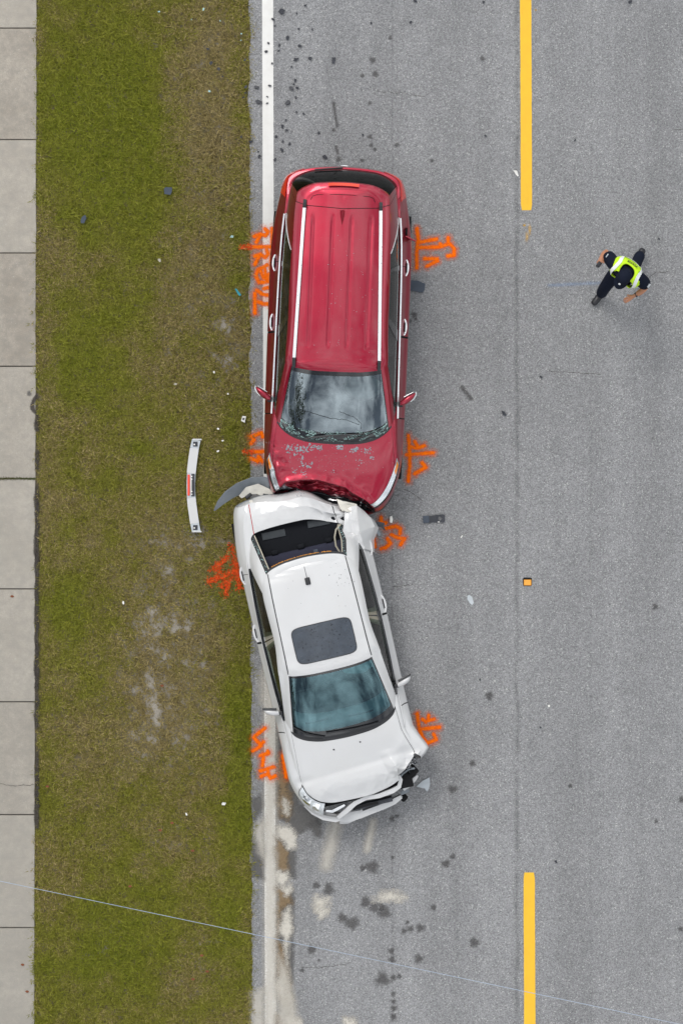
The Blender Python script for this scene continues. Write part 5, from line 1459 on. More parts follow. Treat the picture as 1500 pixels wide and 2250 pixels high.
strip('bumper_cover', bpth([(746, 1799), (766, 1797), (790, 1790), (816, 1780), (842, 1770), (864, 1760), (881, 1749)], [.42, .43, .44, .45, .46, .47, .50]), [.07, .10, .09, .085, .085, .085, .05], .06, MAT['white'], sed, up=[(0, .3, 1)] * 7)
strip('bumper_lip', bpth([(746, 1808), (764, 1806), (778, 1800), (796, 1792)], [.34, .34, .35, .36]), [.03, .045, .04, .02], .03, MAT['white'], sed)
strip('bumper_strip', bpth([(748, 1793), (770, 1787), (792, 1783), (796, 1780)], .50), [.04, .035, .03, .02], .015, MAT['white'], sed)
strip('bumper_corner', bpth([(884, 1732), (898, 1722), (910, 1710), (916, 1703)], [.52, .54, .56, .56]), [.07, .075, .055, .03], .05, MAT['white'], sed, up=[(-.2, .3, 1)] * 4)
strip('bumper_tear', bpth([(880, 1744), (890, 1738), (898, 1738)], [.46, .46, .44]), [.05, .06, .02], .03, MAT['grey_plastic'], sed)
rbox('lamp_socket', (.16, .15, .14), SL(903, 1694, .60), MAT['void'], sed, .03, rot=(0, 0, .5))
rbox('splash_shield', (.10, .10, .10), SL(886, 1752, .36), MAT['void'], sed, .03, rot=(0, 0, .6))
rbox('radiator', (.55, .06, .30), SL(818, 1764, .45), MAT['debris_black'], sed, .01)
strip('radiator_hose', bpth([(776, 1778), (800, 1770), (830, 1764)], .62), .03, .03, MAT['rubber'], sed)
jn = []
for _ in range(90):
    t = r3.random(); x, y = 893 + 14 * t + r3.gauss(0, 5), 1690 - 26 * t + r3.gauss(0, 6); jn.append((SL(x, y, r3.uniform(.66, .80)), (r3.gauss(0, .7), r3.gauss(0, .7), 1), r3.uniform(.008, .024)))
chips('torn_metal', jn[:45], MAT['alloy'], sed); chips('torn_plastic', jn[45:], MAT['debris_black'], sed)
tube('lamp_bracket', [SL(876, 1712, .70), SL(884, 1700, .74), SL(898, 1690, .74), SL(910, 1688, .70)], .014, MAT['grey_plastic'], sed, 6)
tube('broken_lamp_bracket', [SL(700, 1795, .35), SL(716, 1799, .33), SL(730, 1800, .32)], .016, MAT['black_plastic'], sed, 6)
# left rear: exposed wiring and lamp shell hanging from the torn quarter
for path in ([(816, 1150), (828, 1152), (840, 1157), (846, 1166)], [(818, 1158), (828, 1166), (834, 1176)], [(820, 1148), (832, 1150), (844, 1152)]):
    strip('torn_trim', [SL(x, y, .62 - .03 * i) for i, (x, y) in enumerate(path)], [.03, .045, .035, .01][:len(path)], .01, MAT['debris_black'] if path[0][0] != 818 else MAT['grey_plastic'], sed)
# crumpled sheet standing between lid and quarter
def crumple(name, quad, n, amp, mat, seed):
    vs_, fs_ = [], []
    for j in range(n + 1):
        for i in range(n + 1):
            a, b = i / n, j / n
            p = (quad[0] * (1 - a) + quad[1] * a) * (1 - b) + (quad[3] * (1 - a) + quad[2] * a) * b
            k = ridged(p, 5.5, seed) * amp + ridged(p, 13, seed) * amp * .3
            vs_.append(p + Vector((.3 * k, .3 * k, k)))
    for j in range(n):
        for i in range(n): a = j * (n + 1) + i; fs_.append((a, a + 1, a + n + 2, a + n + 1))
    o = mesh_obj(name, vs_, fs_, mat, sed, sharp=40)
    return o
CQ = [[(757, 1124, .92), (771, 1113, .93), (784, 1110, .95), (800, 1122, .84), (806, 1128, .72)], [(756, 1146, 1.00), (771, 1142, .97), (786, 1140, 1.05), (815, 1138, .85), (822, 1142, .70)],
      [(754, 1172, 1.05), (774, 1168, .99), (790, 1168, 1.06), (824, 1157, .83), (832, 1160, .68)], [(757, 1200, 1.09), (776, 1190, 1.02), (797, 1192, 1.02), (816, 1184, .80), (822, 1186, .66)],
      [(764, 1230, 1.13), (784, 1208, 1.02), (802, 1206, .99), (819, 1212, .80), (823, 1214, .66)]]
CQ = np.array([[tuple(SL(*p)) for p in r] for r in CQ]); nn = 8; vs_, fs_ = [], []
M_ = 4 * nn + 1
for j in range(M_):
    for i in range(M_):
        a, b = min(i // nn, 3), min(j // nn, 3); u, v = i / nn - a, j / nn - b
        u_, v_ = u * .55 + .45 * (u * u * (3 - 2 * u)), v * .55 + .45 * (v * v * (3 - 2 * v))
        p = (CQ[b][a] * (1 - u_) + CQ[b][a + 1] * u_) * (1 - v_) + (CQ[b + 1][a] * (1 - u_) + CQ[b + 1][a + 1] * u_) * v_
        k = .010 * ridged(p, 6, 2.0); vs_.append((p[0] + .4 * k, p[1], p[2] + k))
for j in range(M_ - 1):
    for i in range(M_ - 1): a = j * M_ + i; fs_.append((a, a + 1, a + M_ + 1, a + M_))
mesh_obj('crumpled_quarter', vs_, fs_, MAT['white'], sed, sharp=28)
crumple('crumpled_panel', [SL(740, 1095, .90), SL(785, 1105, .86), SL(790, 1122, .9), SL(752, 1122, .94)], 12, .04, MAT['white_bare'], 6.0)
# trunk hinge arc and cabin
tube('lid_hinge', [SL(748, 1152, .97), SL(738, 1164, .99), SL(735, 1180, 1.0), SL(738, 1200, 1.02), SL(748, 1216, 1.04)], .014, MAT['beige'], sed, 6)
mesh_obj('floor_pan', [(-.76, -1.4, .24), (.76, -1.7, .24), (.80, 2.2, .24), (.45, 2.5, .24), (-.45, 2.5, .24), (-.78, 2.2, .24)], [(0, 1, 2, 3, 4, 5)], MAT['void'], sed, smooth=False)
rbox('firewall', (1.44, .06, .68), (0, 1.50, .60), MAT['void'], sed, .01)
MAT['speaker'] = simple('speaker grille', (0.032, 0.038, 0.044), 0.7)
sh = rbox('parcel_shelf', (1.26, .50, .05), (0, -1.10, .90), MAT['interior'], sed, .015)
for x, y, w_ in ((.34, -1.23, .32), (-.28, -1.25, .30)):
    rbox('speaker_cover', (w_, .10, .02), (x, y, .93), MAT['speaker'], sh, .008, rot=(0, 0, -.03))
bs = rbox('rear_seat', (1.24, .20, .50), (0, -.82, .78), MAT['interior_blue'], sed, .07, rot=(math.radians(14), 0, 0))
rbox('seat_cushion', (1.24, .5, .18), (0, -.55, .48), MAT['interior_blue'], bs, .06)
for x in (.38, .02, -.36): rbox('headrest', (.10, .07, .05), (x, -.99, .985), MAT['interior'], bs, .025)
rbox('belt_buckle', (.06, .14, .02), (-.16, -.84, 1.05), MAT['debris_slate'], bs, .006)
for x in (-.36, .36): seat(sed, x, .10, .50, MAT['interior_blue'])
MAT['dash_teal'] = simple('dashboard skin', (0.34, 0.38, 0.385), 0.55, var=0.08)
da = join_grids('dashboard', [G2('green', -3.0, 3.0, .0, .36, 40, 8, -.085)], MAT['dash_teal'], sed)
rbox('dash_body', (1.30, .40, .24), (0, 1.10, .80), MAT['interior_grey'], sed, .07)
for x0, x1, y in ((.18, .50, 1.33), (-.42, -.08, 1.36)):
    p0 = snap([da], [(x0, y), ((x0 + x1) / 2, y + .01), (x1, y)], .003); strip('demist_vent', [p for p, n in p0], .028, .006, MAT['black_plastic'], da)
q0 = snap([da], [(.22, 1.02), (-.26, 1.02), (-.26, 1.24), (.22, 1.24), (.22, 1.02)], .002)
strip('reflection_outline', [p for p, n in q0], .006, .003, MAT['black_plastic'], da)  # faint reflection lines drawn as a thin dark rectangle on the dash
steering(sed, -.36, .86, .86)
airbag(sed, (-.36, .70, 1.20), (.22, .13, .07), 'sun_visor')
rbox('rear_mirror', (.20, .03, .06), (0.0, .86, 1.24), MAT['black_plastic'], sed, .012)
join_grids('headliner', [G2('roof', -10.4, 10.4, .03, 1, 60, 10, -.04)], MAT['interior_grey'], sed)
# ------------------------------------------------------------------ the officer
def skin_mesh(name, joints, bones, mat, parent, sub=2, root=0):
    """joints: {key:(pos, radius)}; grows one continuous surface along the bones"""
    keys = list(joints); idx = {k: i for i, k in enumerate(keys)}
    me = bpy.data.meshes.new(name)
    me.from_pydata([joints[k][0] for k in keys], [(idx[a], idx[b]) for a, b in bones], [])
    o = bpy.data.objects.new(name, me); COL.objects.link(o)
    o.modifiers.new('skin', 'SKIN'); sv = me.skin_vertices[0].data
    for k in keys:
        r = joints[k][1]; sv[idx[k]].radius = r if isinstance(r, tuple) else (r, r); sv[idx[k]].use_root = (idx[k] == root)
    m = o.modifiers.new('sub', 'SUBSURF'); m.levels = sub; m.render_levels = sub
    dg = bpy.context.evaluated_depsgraph_get()
    nm = bpy.data.meshes.new_from_object(o.evaluated_get(dg))
    nm.materials.clear(); nm.materials.append(mat)
    nm.polygons.foreach_set('use_smooth', [True] * len(nm.polygons))
    bpy.data.objects.remove(o); bpy.data.meshes.remove(me)
    n = bpy.data.objects.new(name, nm); COL.objects.link(n); n.parent = parent
    return n
off = empty('person', W(1362, 604), math.radians(146.6))
tag(off, 'person in lime police vest and dark uniform striding across the road', 'person')
J = {'pelvis': ((0, .02, .94), (.13, .10)), 'waist': ((0, .04, 1.10), (.125, .09)), 'chest': ((0, .08, 1.30), (.145, .10)), 'neck0': ((0, .10, 1.46), (.075, .065)), 'neck1': ((0, .155, 1.545), .052),
     'jaw': ((0, .215, 1.59), (.058, .062)), 'head': ((.005, .20, 1.67), (.074, .092)), 'crown': ((.005, .20, 1.75), (.055, .07)),
     'shR': ((.17, .11, 1.43), .065), 'armR': ((.255, .07, 1.33), .05), 'elR': ((.372, -.015, 1.15), .047), 'foR': ((.378, .035, 1.21), .046), 'wrR': ((.378, .095, 1.28), .032), 'paR': ((.372, .135, 1.32), (.038, .022)),
     'shL': ((-.17, .07, 1.43), .065), 'armL': ((-.25, .07, 1.31), .05), 'elL': ((-.335, .08, 1.13), .043), 'foL': ((-.31, .18, 1.08), .046), 'wrL': ((-.275, .25, 1.05), .028), 'paL': ((-.245, .305, 1.04), (.036, .02)),
     'hipR': ((.09, .03, .88), .095), 'knR': ((.10, .30, .50), .06), 'caR': ((.09, .34, .30), .058), 'anR': ((.075, .40, .10), .042), 'hipL': ((-.09, .0, .88), .095), 'knL': ((-.09, -.08, .49), .06), 'caL': ((-.08, -.22, .32), .058), 'anL': ((-.06, -.38, .17), .042)}
B = [('pelvis', 'waist'), ('waist', 'chest'), ('chest', 'neck0'), ('neck0', 'neck1'), ('neck1', 'jaw'), ('jaw', 'head'), ('head', 'crown'), ('chest', 'shR'), ('shR', 'armR'), ('armR', 'elR'), ('elR', 'foR'), ('foR', 'wrR'), ('wrR', 'paR'),
     ('chest', 'shL'), ('shL', 'armL'), ('armL', 'elL'), ('elL', 'foL'), ('foL', 'wrL'), ('wrL', 'paL'), ('pelvis', 'hipR'), ('hipR', 'knR'), ('knR', 'caR'), ('caR', 'anR'), ('pelvis', 'hipL'), ('hipL', 'knL'), ('knL', 'caL'), ('caL', 'anL')]
for sd_, pal, dirv, sidev in (('R', (.372, .135, 1.32), Vector((-.05, .75, .55)), Vector((1, .05, 0))), ('L', (-.245, .305, 1.04), Vector((.48, .86, -.05)), Vector((.86, -.48, .0)))):
    dirv.normalize(); P0 = Vector(pal)
    for f, (off_, L_) in enumerate(((-.028, .062), (-.010, .072), (.010, .070), (.027, .055))):
        a = P0 + sidev * off_ + dirv * .035; b = a + dirv * L_ * .55 + Vector((0, 0, -.008)); c = b + dirv * L_ * .40 + Vector((0, 0, -.026))
        for nm, p, r in (('a', a, .0095), ('b', b, .009), ('c', c, .0075)): J[f'f{sd_}{f}{nm}'] = (tuple(p), r)
        B += [('pa' + sd_, f'f{sd_}{f}a'), (f'f{sd_}{f}a', f'f{sd_}{f}b'), (f'f{sd_}{f}b', f'f{sd_}{f}c')]
    ts = sidev * (-1 if sd_ == 'R' else 1)
    a = P0 + ts * .035 - dirv * .005; b = a + ts * .02 + dirv * .035
    J[f't{sd_}a'] = (tuple(a), .011); J[f't{sd_}b'] = (tuple(b), .009); B += [('pa' + sd_, f't{sd_}a'), (f't{sd_}a', f't{sd_}b')]
skin_mesh('body', J, B, MAT['skin'], off, 2)
# shirt with short sleeves, trousers, boots
shirt = skin_mesh('shirt', {'w': ((0, .03, .98), (.165, .125)), 'm': ((0, .05, 1.14), (.165, .12)), 'c': ((0, .085, 1.31), (.185, .125)), 'n': ((0, .105, 1.46), (.095, .085)), 'n2': ((0, .115, 1.505), (.075, .07)),
                            'r': ((.18, .11, 1.42), .095), 'r2': ((.255, .07, 1.34), .098), 'r3': ((.345, .01, 1.215), .098), 'l': ((-.18, .07, 1.42), .095), 'l2': ((-.25, .07, 1.32), .098), 'l3': ((-.322, .077, 1.18), .096)},
                 [('w', 'm'), ('m', 'c'), ('c', 'n'), ('n', 'n2'), ('c', 'r'), ('r', 'r2'), ('r2', 'r3'), ('c', 'l'), ('l', 'l2'), ('l2', 'l3')], MAT['navy'], off, 2)
trousers = skin_mesh('trousers', {'p': ((0, .02, .97), (.165, .125)), 'q': ((0, .02, .90), (.16, .125)), 'r': ((.095, .06, .82), .115), 'r2': ((.10, .29, .52), .088), 'r3': ((.092, .34, .30), .084), 'r4': ((.08, .385, .12), .078),
                                  'l': ((-.095, .0, .82), .115), 'l2': ((-.09, -.07, .51), .088), 'l3': ((-.08, -.21, .33), .084), 'l4': ((-.063, -.385, .185), .078)},
                     [('p', 'q'), ('q', 'r'), ('r', 'r2'), ('r2', 'r3'), ('r3', 'r4'), ('q', 'l'), ('l', 'l2'), ('l2', 'l3'), ('l3', 'l4')], MAT['navy'], off, 2)
skin_mesh('boot', {'a': ((.08, .38, .13), .062), 'h': ((.078, .375, .055), (.05, .05)), 'm': ((.085, .47, .052), (.052, .045)), 't': ((.095, .56, .045), (.046, .038))}, [('a', 'h'), ('h', 'm'), ('m', 't')], MAT['boot'], off, 2)
skin_mesh('boot', {'a': ((-.065, -.37, .20), .062), 'h': ((-.06, -.44, .15), (.05, .05)), 'm': ((-.065, -.39, .07), (.052, .045)), 't': ((-.07, -.33, .042), (.046, .036))}, [('a', 'h'), ('h', 'm'), ('m', 't')], MAT['boot'], off, 2)
# vest shell: rings round the torso, open V at the front, wide arm holes
def vest_pt(a, z):
    zs = [.93, 1.05, 1.2, 1.34, 1.42, 1.475, 1.51, 1.525]
    rx = float(np.interp(z, zs, [.195, .195, .205, .225, .222, .195, .135, .100])); ry = float(np.interp(z, zs, [.155, .150, .150, .158, .150, .135, .110, .095])); yc = float(np.interp(z, zs, [.03, .045, .065, .09, .097, .10, .105, .11]))
    c_, s_ = math.cos(a), math.sin(a)
    return Vector((rx * math.copysign(abs(c_) ** .8, c_), yc + ry * math.copysign(abs(s_) ** .8, s_) - .045 * c_ * .3, z))
zs = [.93, .98, 1.05, 1.12, 1.2, 1.27, 1.34, 1.39, 1.42, 1.45, 1.475, 1.495, 1.51, 1.525]
NA = 64; vs_, fs_ = [], []
for z in zs:
    for k in range(NA): vs_.append(vest_pt(2 * math.pi * k / NA, z))
for j in range(len(zs) - 1):
    zc = (zs[j] + zs[j + 1]) / 2
    for k in range(NA):
        a = 2 * math.pi * (k + .5) / NA; front = abs((a - math.pi / 2 + math.pi) % (2 * math.pi) - math.pi)
        if front < .10 + max(0, zc - 1.10) * 2.1 and zc > 1.0: continue                     # V opening
        if 1.12 < zc < 1.40 and min(abs((a + math.pi) % (2 * math.pi) - math.pi), abs(a - math.pi)) < .42: continue   # arm holes
        fs_.append((j * NA + k, j * NA + (k + 1) % NA, (j + 1) * NA + (k + 1) % NA, (j + 1) * NA + k))
vest = mesh_obj('vest', vs_, fs_, MAT['hivis'], off)
sm_ = vest.modifiers.new('thickness', 'SOLIDIFY'); sm_.thickness = .012; sm_.offset = 1
for s in (1, -1):
    path = []
    for a_, z in ((-1.02, 1.0), (-1.02, 1.15), (-1.0, 1.3), (-.95, 1.40), (-.85, 1.45), (-.65, 1.485), (-.35, 1.50), (.0, 1.50), (.35, 1.49), (.62, 1.46), (.80, 1.40), (.86, 1.30)):
        aa = a_ if s > 0 else math.pi - a_
        p = vest_pt(aa, z); path.append(p + (p - Vector((0, .08, 1.25))).normalized() * .019)
    nrm = [(p - Vector((0, .08, 1.25))).normalized() for p in path]
    strip('reflective_tape', path, .052, .004, MAT['reflex'], vest, up=[tuple(n) for n in nrm])
path = [vest_pt(a, 1.03) for a in np.linspace(math.pi / 2 + .5, math.pi * 2.5 - .5, 40)]
strip('reflective_tape', [p + Vector((p.x, p.y - .04, 0)).normalized() * .018 for p in path], .05, .004, MAT['reflex'], vest, up=[tuple(Vector((p.x, p.y - .04, 0)).normalized()) for p in path])
fc = bpy.data.curves.new('lettering', 'FONT'); fc.body = 'POLICE'; fc.size = .046; fc.align_x = 'CENTER'; fc.align_y = 'CENTER'; fc.extrude = .001; fc.offset = .0012
fo = bpy.data.objects.new('lettering_tmp', fc); COL.objects.link(fo)
dg = bpy.context.evaluated_depsgraph_get(); fm = bpy.data.meshes.new_from_object(fo.evaluated_get(dg)); bpy.data.objects.remove(fo)
fm.materials.clear(); fm.materials.append(MAT['boot'])
lt = bpy.data.objects.new('lettering', fm); COL.objects.link(lt); lt.parent = vest
lt.location = (0, -.030, 1.513); lt.rotation_euler = (math.radians(38), 0, 0)
# cap, belt with gear, badges, radio in the right hand
bm = bmesh.new(); bmesh.ops.create_uvsphere(bm, u_segments=28, v_segments=16, radius=1)
bmesh.ops.delete(bm, geom=[v for v in bm.verts if v.co.z < -.05], context='VERTS')
for v in bm.verts: v.co = Vector((v.co.x * .096, v.co.y * .118, v.co.z * .105)) + Vector((.005, .20, 1.69))
cap = bm_obj('cap', bm, MAT['navy'], off, smooth=True, sharp=70)
vs_, fs_ = [], []
for k in range(17):
    a = math.pi * (k / 16); x = .092 * math.cos(a)
    vs_ += [(.005 + x, .20 + .112 * math.sin(a) * .75 + .01, 1.698), (.005 + x * 1.02, .225 + .155 * math.sin(a) ** .8, 1.676), (.005 + x * 1.02, .225 + .155 * math.sin(a) ** .8, 1.670)]
for k in range(16):
    a = k * 3; fs_ += [(a, a + 3, a + 4, a + 1), (a + 1, a + 4, a + 5, a + 2)]
mesh_obj('brim', vs_, fs_, MAT['navy'], cap)
rbox('cap_badge', (.028, .006, .03), (.005, .316, 1.725), MAT['reflex'], cap, .003, rot=(math.radians(30), 0, 0))
rbox('badge', (.03, .006, .04), (-.055, .215, 1.36), MAT['reflex'], shirt, .003, rot=(math.radians(25), 0, 0))
for s, p in ((1, (.285, .05, 1.375)), (-1, (-.30, .075, 1.345))):
    rbox('shoulder_patch', (.012, .055, .065), (p[0] + s * .035, p[1], p[2] - .02), MAT['debris_grey'], shirt, .005, rot=(0, s * math.radians(40), 0))
bl = tube('belt', [(.175 * math.cos(a), .03 + .135 * math.sin(a), .985) for a in np.linspace(0, 2 * math.pi, 33)[:-1]], .022, MAT['boot'], off, 8, closed=True)
for p, sz in (((.20, .05, .93), (.05, .10, .20)), ((-.19, .08, .95), (.045, .07, .12)), ((-.12, .16, .95), (.06, .045, .10)), ((.11, .165, .95), (.06, .04, .09))): rbox('pouch', sz, p, MAT['boot'], bl, .012)
rbox('watch', (.064, .03, .064), (-.283, .235, 1.055), MAT['boot'], off, .01, rot=(0, 0, -.5))
# ear, nose and hair so that the head reads from the side
for s in (1, -1): rbox('ear', (.016, .035, .055), (s * .078 + .005, .20, 1.655), MAT['skin'], off, .007)
rbox('nose', (.026, .03, .045), (.005, .303, 1.65), MAT['skin'], off, .010)
for s in (1, -1): rbox('eye', (.026, .008, .010), (s * .03 + .005, .29, 1.673), MAT['boot'], off, .003)
rbox('mouth', (.045, .008, .010), (.005, .283, 1.605), MAT['lamp_red'], off, .003)
bm = bmesh.new(); bmesh.ops.create_uvsphere(bm, u_segments=24, v_segments=12, radius=1)
for v in bm.verts: v.co = Vector((v.co.x * .084, v.co.y * .088, v.co.z * .075)) + Vector((.005, .178, 1.675))
bm_obj('hair', bm, MAT['hair'], off, smooth=True, sharp=80)
tag(rbox('radio', (.055, .075, .12), off.matrix_basis @ Vector((.362, .205, 1.335)), MAT['boot'], None, .012, rot=(0, 0, math.radians(146.6))), 'black handheld radio held in the right hand of the person', 'radio')

# ------------------------------------------------------------------ things lying about
def shard(px, py, pts, th, mat, name, z=0.004, tilt=(0, 0), seed=0):
    """a broken flat piece: an outline in px round its centre, with thickness and a slight bend"""
    r = random.Random(seed + int(px * 7 + py))
    bm = bmesh.new()
    c = W(px, py)
    f = bm.faces.new([bm.verts.new(((x) / PXM, -(y) / PXM, 0)) for x, y in pts])
    e = bmesh.ops.extrude_face_region(bm, geom=[f])
    for v in e['geom']:
        if isinstance(v, bmesh.types.BMVert): v.co.z += th
    bmesh.ops.recalc_face_normals(bm, faces=bm.faces)
    M = Matrix.Rotation(tilt[0], 4, 'X') @ Matrix.Rotation(tilt[1], 4, 'Y')
    bmesh.ops.transform(bm, matrix=M, verts=bm.verts)
    lo = min(v.co.z for v in bm.verts)
    o = bm_obj(name, bm, mat)
    o.location = (c.x, c.y, z - lo)
    return o
def ragged(r, seed, n=7, el=.7):
    q = random.Random(seed); ph = q.uniform(0, 6.28); out = []
    for i in range(n):
        a = -2 * math.pi * i / n + q.uniform(-.3, .3); d = r * q.uniform(.5, 1.15); x, y = d * math.cos(a), d * el * math.sin(a)
        out.append((x * math.cos(ph) - y * math.sin(ph), x * math.sin(ph) + y * math.cos(ph)))
    return out
def on_grass(px): return px < 549

FRAG = [(457, 109, 4), (464, 140, 5), (481, 152, 5), (489, 169, 3), (539, 133, 4), (541, 192, 6), (535, 215, 4), (531, 301, 4), (568, 223, 7), (565, 192, 6), (552, 311, 6), (570, 344, 4), (585, 114, 4), (590, 95, 3), (598, 140, 3),
        (593, 189, 4), (587, 227, 3), (619, 26, 7), (599, 43, 4), (632, 83, 5), (613, 100, 4), (659, 101, 5), (612, 112, 3), (651, 131, 6), (680, 128, 5), (640, 147, 3), (641, 195, 6), (652, 193, 4), (648, 177, 4), (650, 214, 4), (633, 227, 7), (651, 246, 4),
        (667, 250, 3), (628, 264, 3), (621, 277, 5), (629, 286, 4), (607, 301, 4), (621, 311, 4), (636, 316, 4), (619, 330, 5), (604, 351, 4), (568, 333, 3), (714, 345, 6), (670, 12, 4), (656, 64, 3), (652, 30, 3), (686, 64, 3), (815, 51, 3), (902, 48, 4), (911, 3, 5),
        (797, 296, 3), (1066, 299, 3), (1262, 308, 3), (1382, 4, 6), (1187, 828, 4), (1054, 1494, 3), (1186, 1598, 3), (1220, 1893, 4), (645, 185, 3), (604, 57, 3), (1446, 525, 3), (588, 213, 3), (700, 292, 4), (540, 205, 3), (1061, 5, 4), (860, 1480, 3)]
for i, (x, y, r) in enumerate(FRAG):
    th = .006 + .0022 * r
    o = shard(x, y, ragged(r * 1.1, i + 40, random.Random(i).choice((5, 6, 7, 8))), th, MAT['debris_black'], 'plastic_fragment', .035 if on_grass(x) else .003, (random.uniform(-.25, .25), random.uniform(-.25, .25)))
    big = 'large' if r >= 6 else 'mid sized' if r >= 4 else 'tiny'
    if on_grass(x) and y < 400: lab, g = 'small black plastic fragment in the dry grass above the red car', 'black fragments in the dry grass'
    elif y < 400 and 575 <= x <= 602: lab, g = f'{big} black plastic fragment on the white edge line above the red car', f'{big} black fragments on the edge line'
    elif y < 400 and x < 575: lab, g = f'{big} black fragment on pavement between grass and white line above the red car', f'{big} black fragments on the shoulder'
    elif y < 400 and x < 760: lab, g = f'{big} black plastic fragment on the lane right of white line above the red car', f'{big} black fragments on the lane above the red car'
    else: lab, g = 'tiny black speck of debris lying alone in the road lanes', 'black specks in the lanes'
    tag(o, lab, 'fragment', g)
tag(shard(370, 421, [(-9, -6), (-5, -9), (9, -8), (8, 2), (5, 8), (-8, 6)], .02, MAT['debris_slate'], 'plastic_fragment', .045, (.15, .1)), 'dark slate plastic fragment lying in green grass, upper verge', 'fragment')
tag(shard(185, 482, [(-7, 3), (-3, -6), (4, -9), (6, -2), (1, 9), (-6, 9)], .02, MAT['debris_slate'], 'plastic_fragment', .035, (.2, .1)), 'dark fragment half sunk in green grass nearest the sidewalk', 'fragment')
tag(shard(917, 629, [(-17, -10), (-14, -13), (0, -12), (12, -7), (17, -5), (15, 8), (11, 14), (-3, 12), (-17, 9)], .02, MAT['debris_slate'], 'flat_scrap', .003), 'flat dark slate panel on the road tight beside the red car', 'panel')
tag(shard(733, 133, [(-4, -6), (4, -7), (4, -1), (1, 7), (-4, 6)], .012, MAT['debris_black'], 'plastic_fragment', .003), 'dark square scrap on the lane above the red car, largest there', 'fragment')
tag(shard(1106, 908, [(-6, -6), (1, -4), (6, 4), (5, 6), (-2, 4)], .015, MAT['debris_black'], 'plastic_fragment', .003, (.1, .1)), 'dark sliver of plastic right of the red car, near the road seam', 'fragment')
tag(shard(1132, 381, [(-6, -7), (2, -6), (6, 5), (4, 7), (0, 3)], .02, MAT['debris_white'], 'white_shard', .004, (.25, .15)), 'white plastic shard beside the upper yellow dash', 'shard')
tag(shard(858, 1141, [(-3, -6), (2, -8), (4, 0), (2, 8), (-3, 6)], .02, MAT['debris_white'], 'lens_shard', .01, (.2, .3)), 'pale red and white lens shard above the curled orange mark', 'shard')
tag(shard(1032, 1318, [(-6, -9), (-2, -11), (4, -7), (8, 6), (5, 11), (1, 9), (-6, -1)], .008, MAT['debris_grey'], 'grey_shard', .003, (0, .05)), 'pale grey oval shard in the lane right of the white car', 'shard')
tag(shard(932, 1722, [(-18, 6), (-4, -7), (11, -14), (12, 0), (9, 12), (5, 17), (0, 10), (-10, 8)], .012, MAT['debris_grey'], 'grey_shard', .003, (.03, .05)), 'grey triangular plastic shard beside the white car crushed front', 'shard')
tag(shard(605, 1179 + 0, [(-2, -3), (2, -4), (3, 3), (-1, 4)], .01, MAT['debris_white'], 'white_shard', .003), 'tiny white chip under the white car edge', 'shard') if False else None
tag(shard(1013, 1179, [(-2, 2), (1, -3), (3, -2), (0, 3)], .01, MAT['debris_white'], 'white_shard', .003), 'tiny white chip on the lane below the black bracket', 'shard')
tag(shard(1205, 1551, [(-3, 0), (0, -3), (3, 0), (0, 3)], .01, MAT['debris_white'], 'white_shard', .003), 'tiny white round chip in the far lane', 'shard')
# black bracket with a round hole
bk = empty('bracket', W(952, 1140)); bk.rotation_euler = (0, 0, math.radians(4))
tag(bk, 'black plastic bracket with a round hole on the lane beside the crash', 'bracket')
bm = bmesh.new(); N_ = 24; hole = [bm.verts.new((.085 + .027 * math.cos(2 * math.pi * k / N_), .027 * math.sin(2 * math.pi * k / N_), .026)) for k in range(N_)]
outer = []
for k in range(N_):
    a = 2 * math.pi * k / N_; c_, s_ = math.cos(a), math.sin(a); m_ = max(abs(c_) / .07, abs(s_) / .053); outer.append(bm.verts.new((.085 + c_ / m_, s_ / m_, .026)))
for k in range(N_): bm.faces.new((hole[k], outer[k], outer[(k + 1) % N_], hole[(k + 1) % N_]))
e = bmesh.ops.extrude_face_region(bm, geom=list(bm.faces))
for v in e['geom']:
    if isinstance(v, bmesh.types.BMVert): v.co.z -= .024
bmesh.ops.recalc_face_normals(bm, faces=bm.faces)
bm_obj('ring_plate', bm, MAT['debris_black'], bk)
rbox('bar', (.19, .095, .028), (-.05, 0, .016), MAT['debris_black'], bk, .008)
rbox('pad', (.085, .098, .012), (-.105, 0, .034), MAT['debris_slate'], bk, .004)
rbox('sticker', (.028, .010, .003), (.065, -.047, .030), MAT['debris_white'], bk, .001)
# raised amber road reflector
rf = empty('road_reflector', W(1158, 1279)); tag(rf, 'amber raised pavement reflector on the road between the yellow dashes', 'reflector')
rbox('base', (.125, .118, .018), (0, .004, .010), MAT['rubber'], rf, .02, taper=(.85, .8)); rbox('lens', (.108, .085, .018), (0, -.006, .024), MAT['amber_reflector'], rf, .006, taper=(.85, .7))
# trunk garnish lying on the grass
gz_ = .055
gpath = [(432, 967), (428, 985), (425, 1005), (422.5, 1025), (421, 1040), (420.5, 1055), (420, 1067), (420.3, 1080), (421, 1094), (423, 1112), (425.5, 1130), (428.5, 1150), (432, 1168)]
gn = empty('trunk_garnish', W(421, 1067)); tag(gn, 'curved white trunk garnish with red reflector lying on the grass', 'car part')
gl_ = lambda x, y, z: W(x, y) - W(421, 1067) + Vector((0, 0, z))
def gseg(name, a, b, w_, th, mat, z, par):
    pts = [gl_(x, y, z) for x, y in gpath[a:b + 1]]; return strip(name, pts, w_, th, mat, par)
gseg('end_frame', 0, 1, .118, .030, MAT['debris_grey'], gz_, gn); gseg('panel', 1, 4, .122, .034, MAT['white'], gz_, gn); c_fr = gseg('lamp_frame', 4, 8, .116, .030, MAT['debris_grey'], gz_, gn); gseg('panel', 8, 11, .122, .034, MAT['white'], gz_, gn); gseg('end_frame', 11, 12, .118, .030, MAT['debris_grey'], gz_, gn)
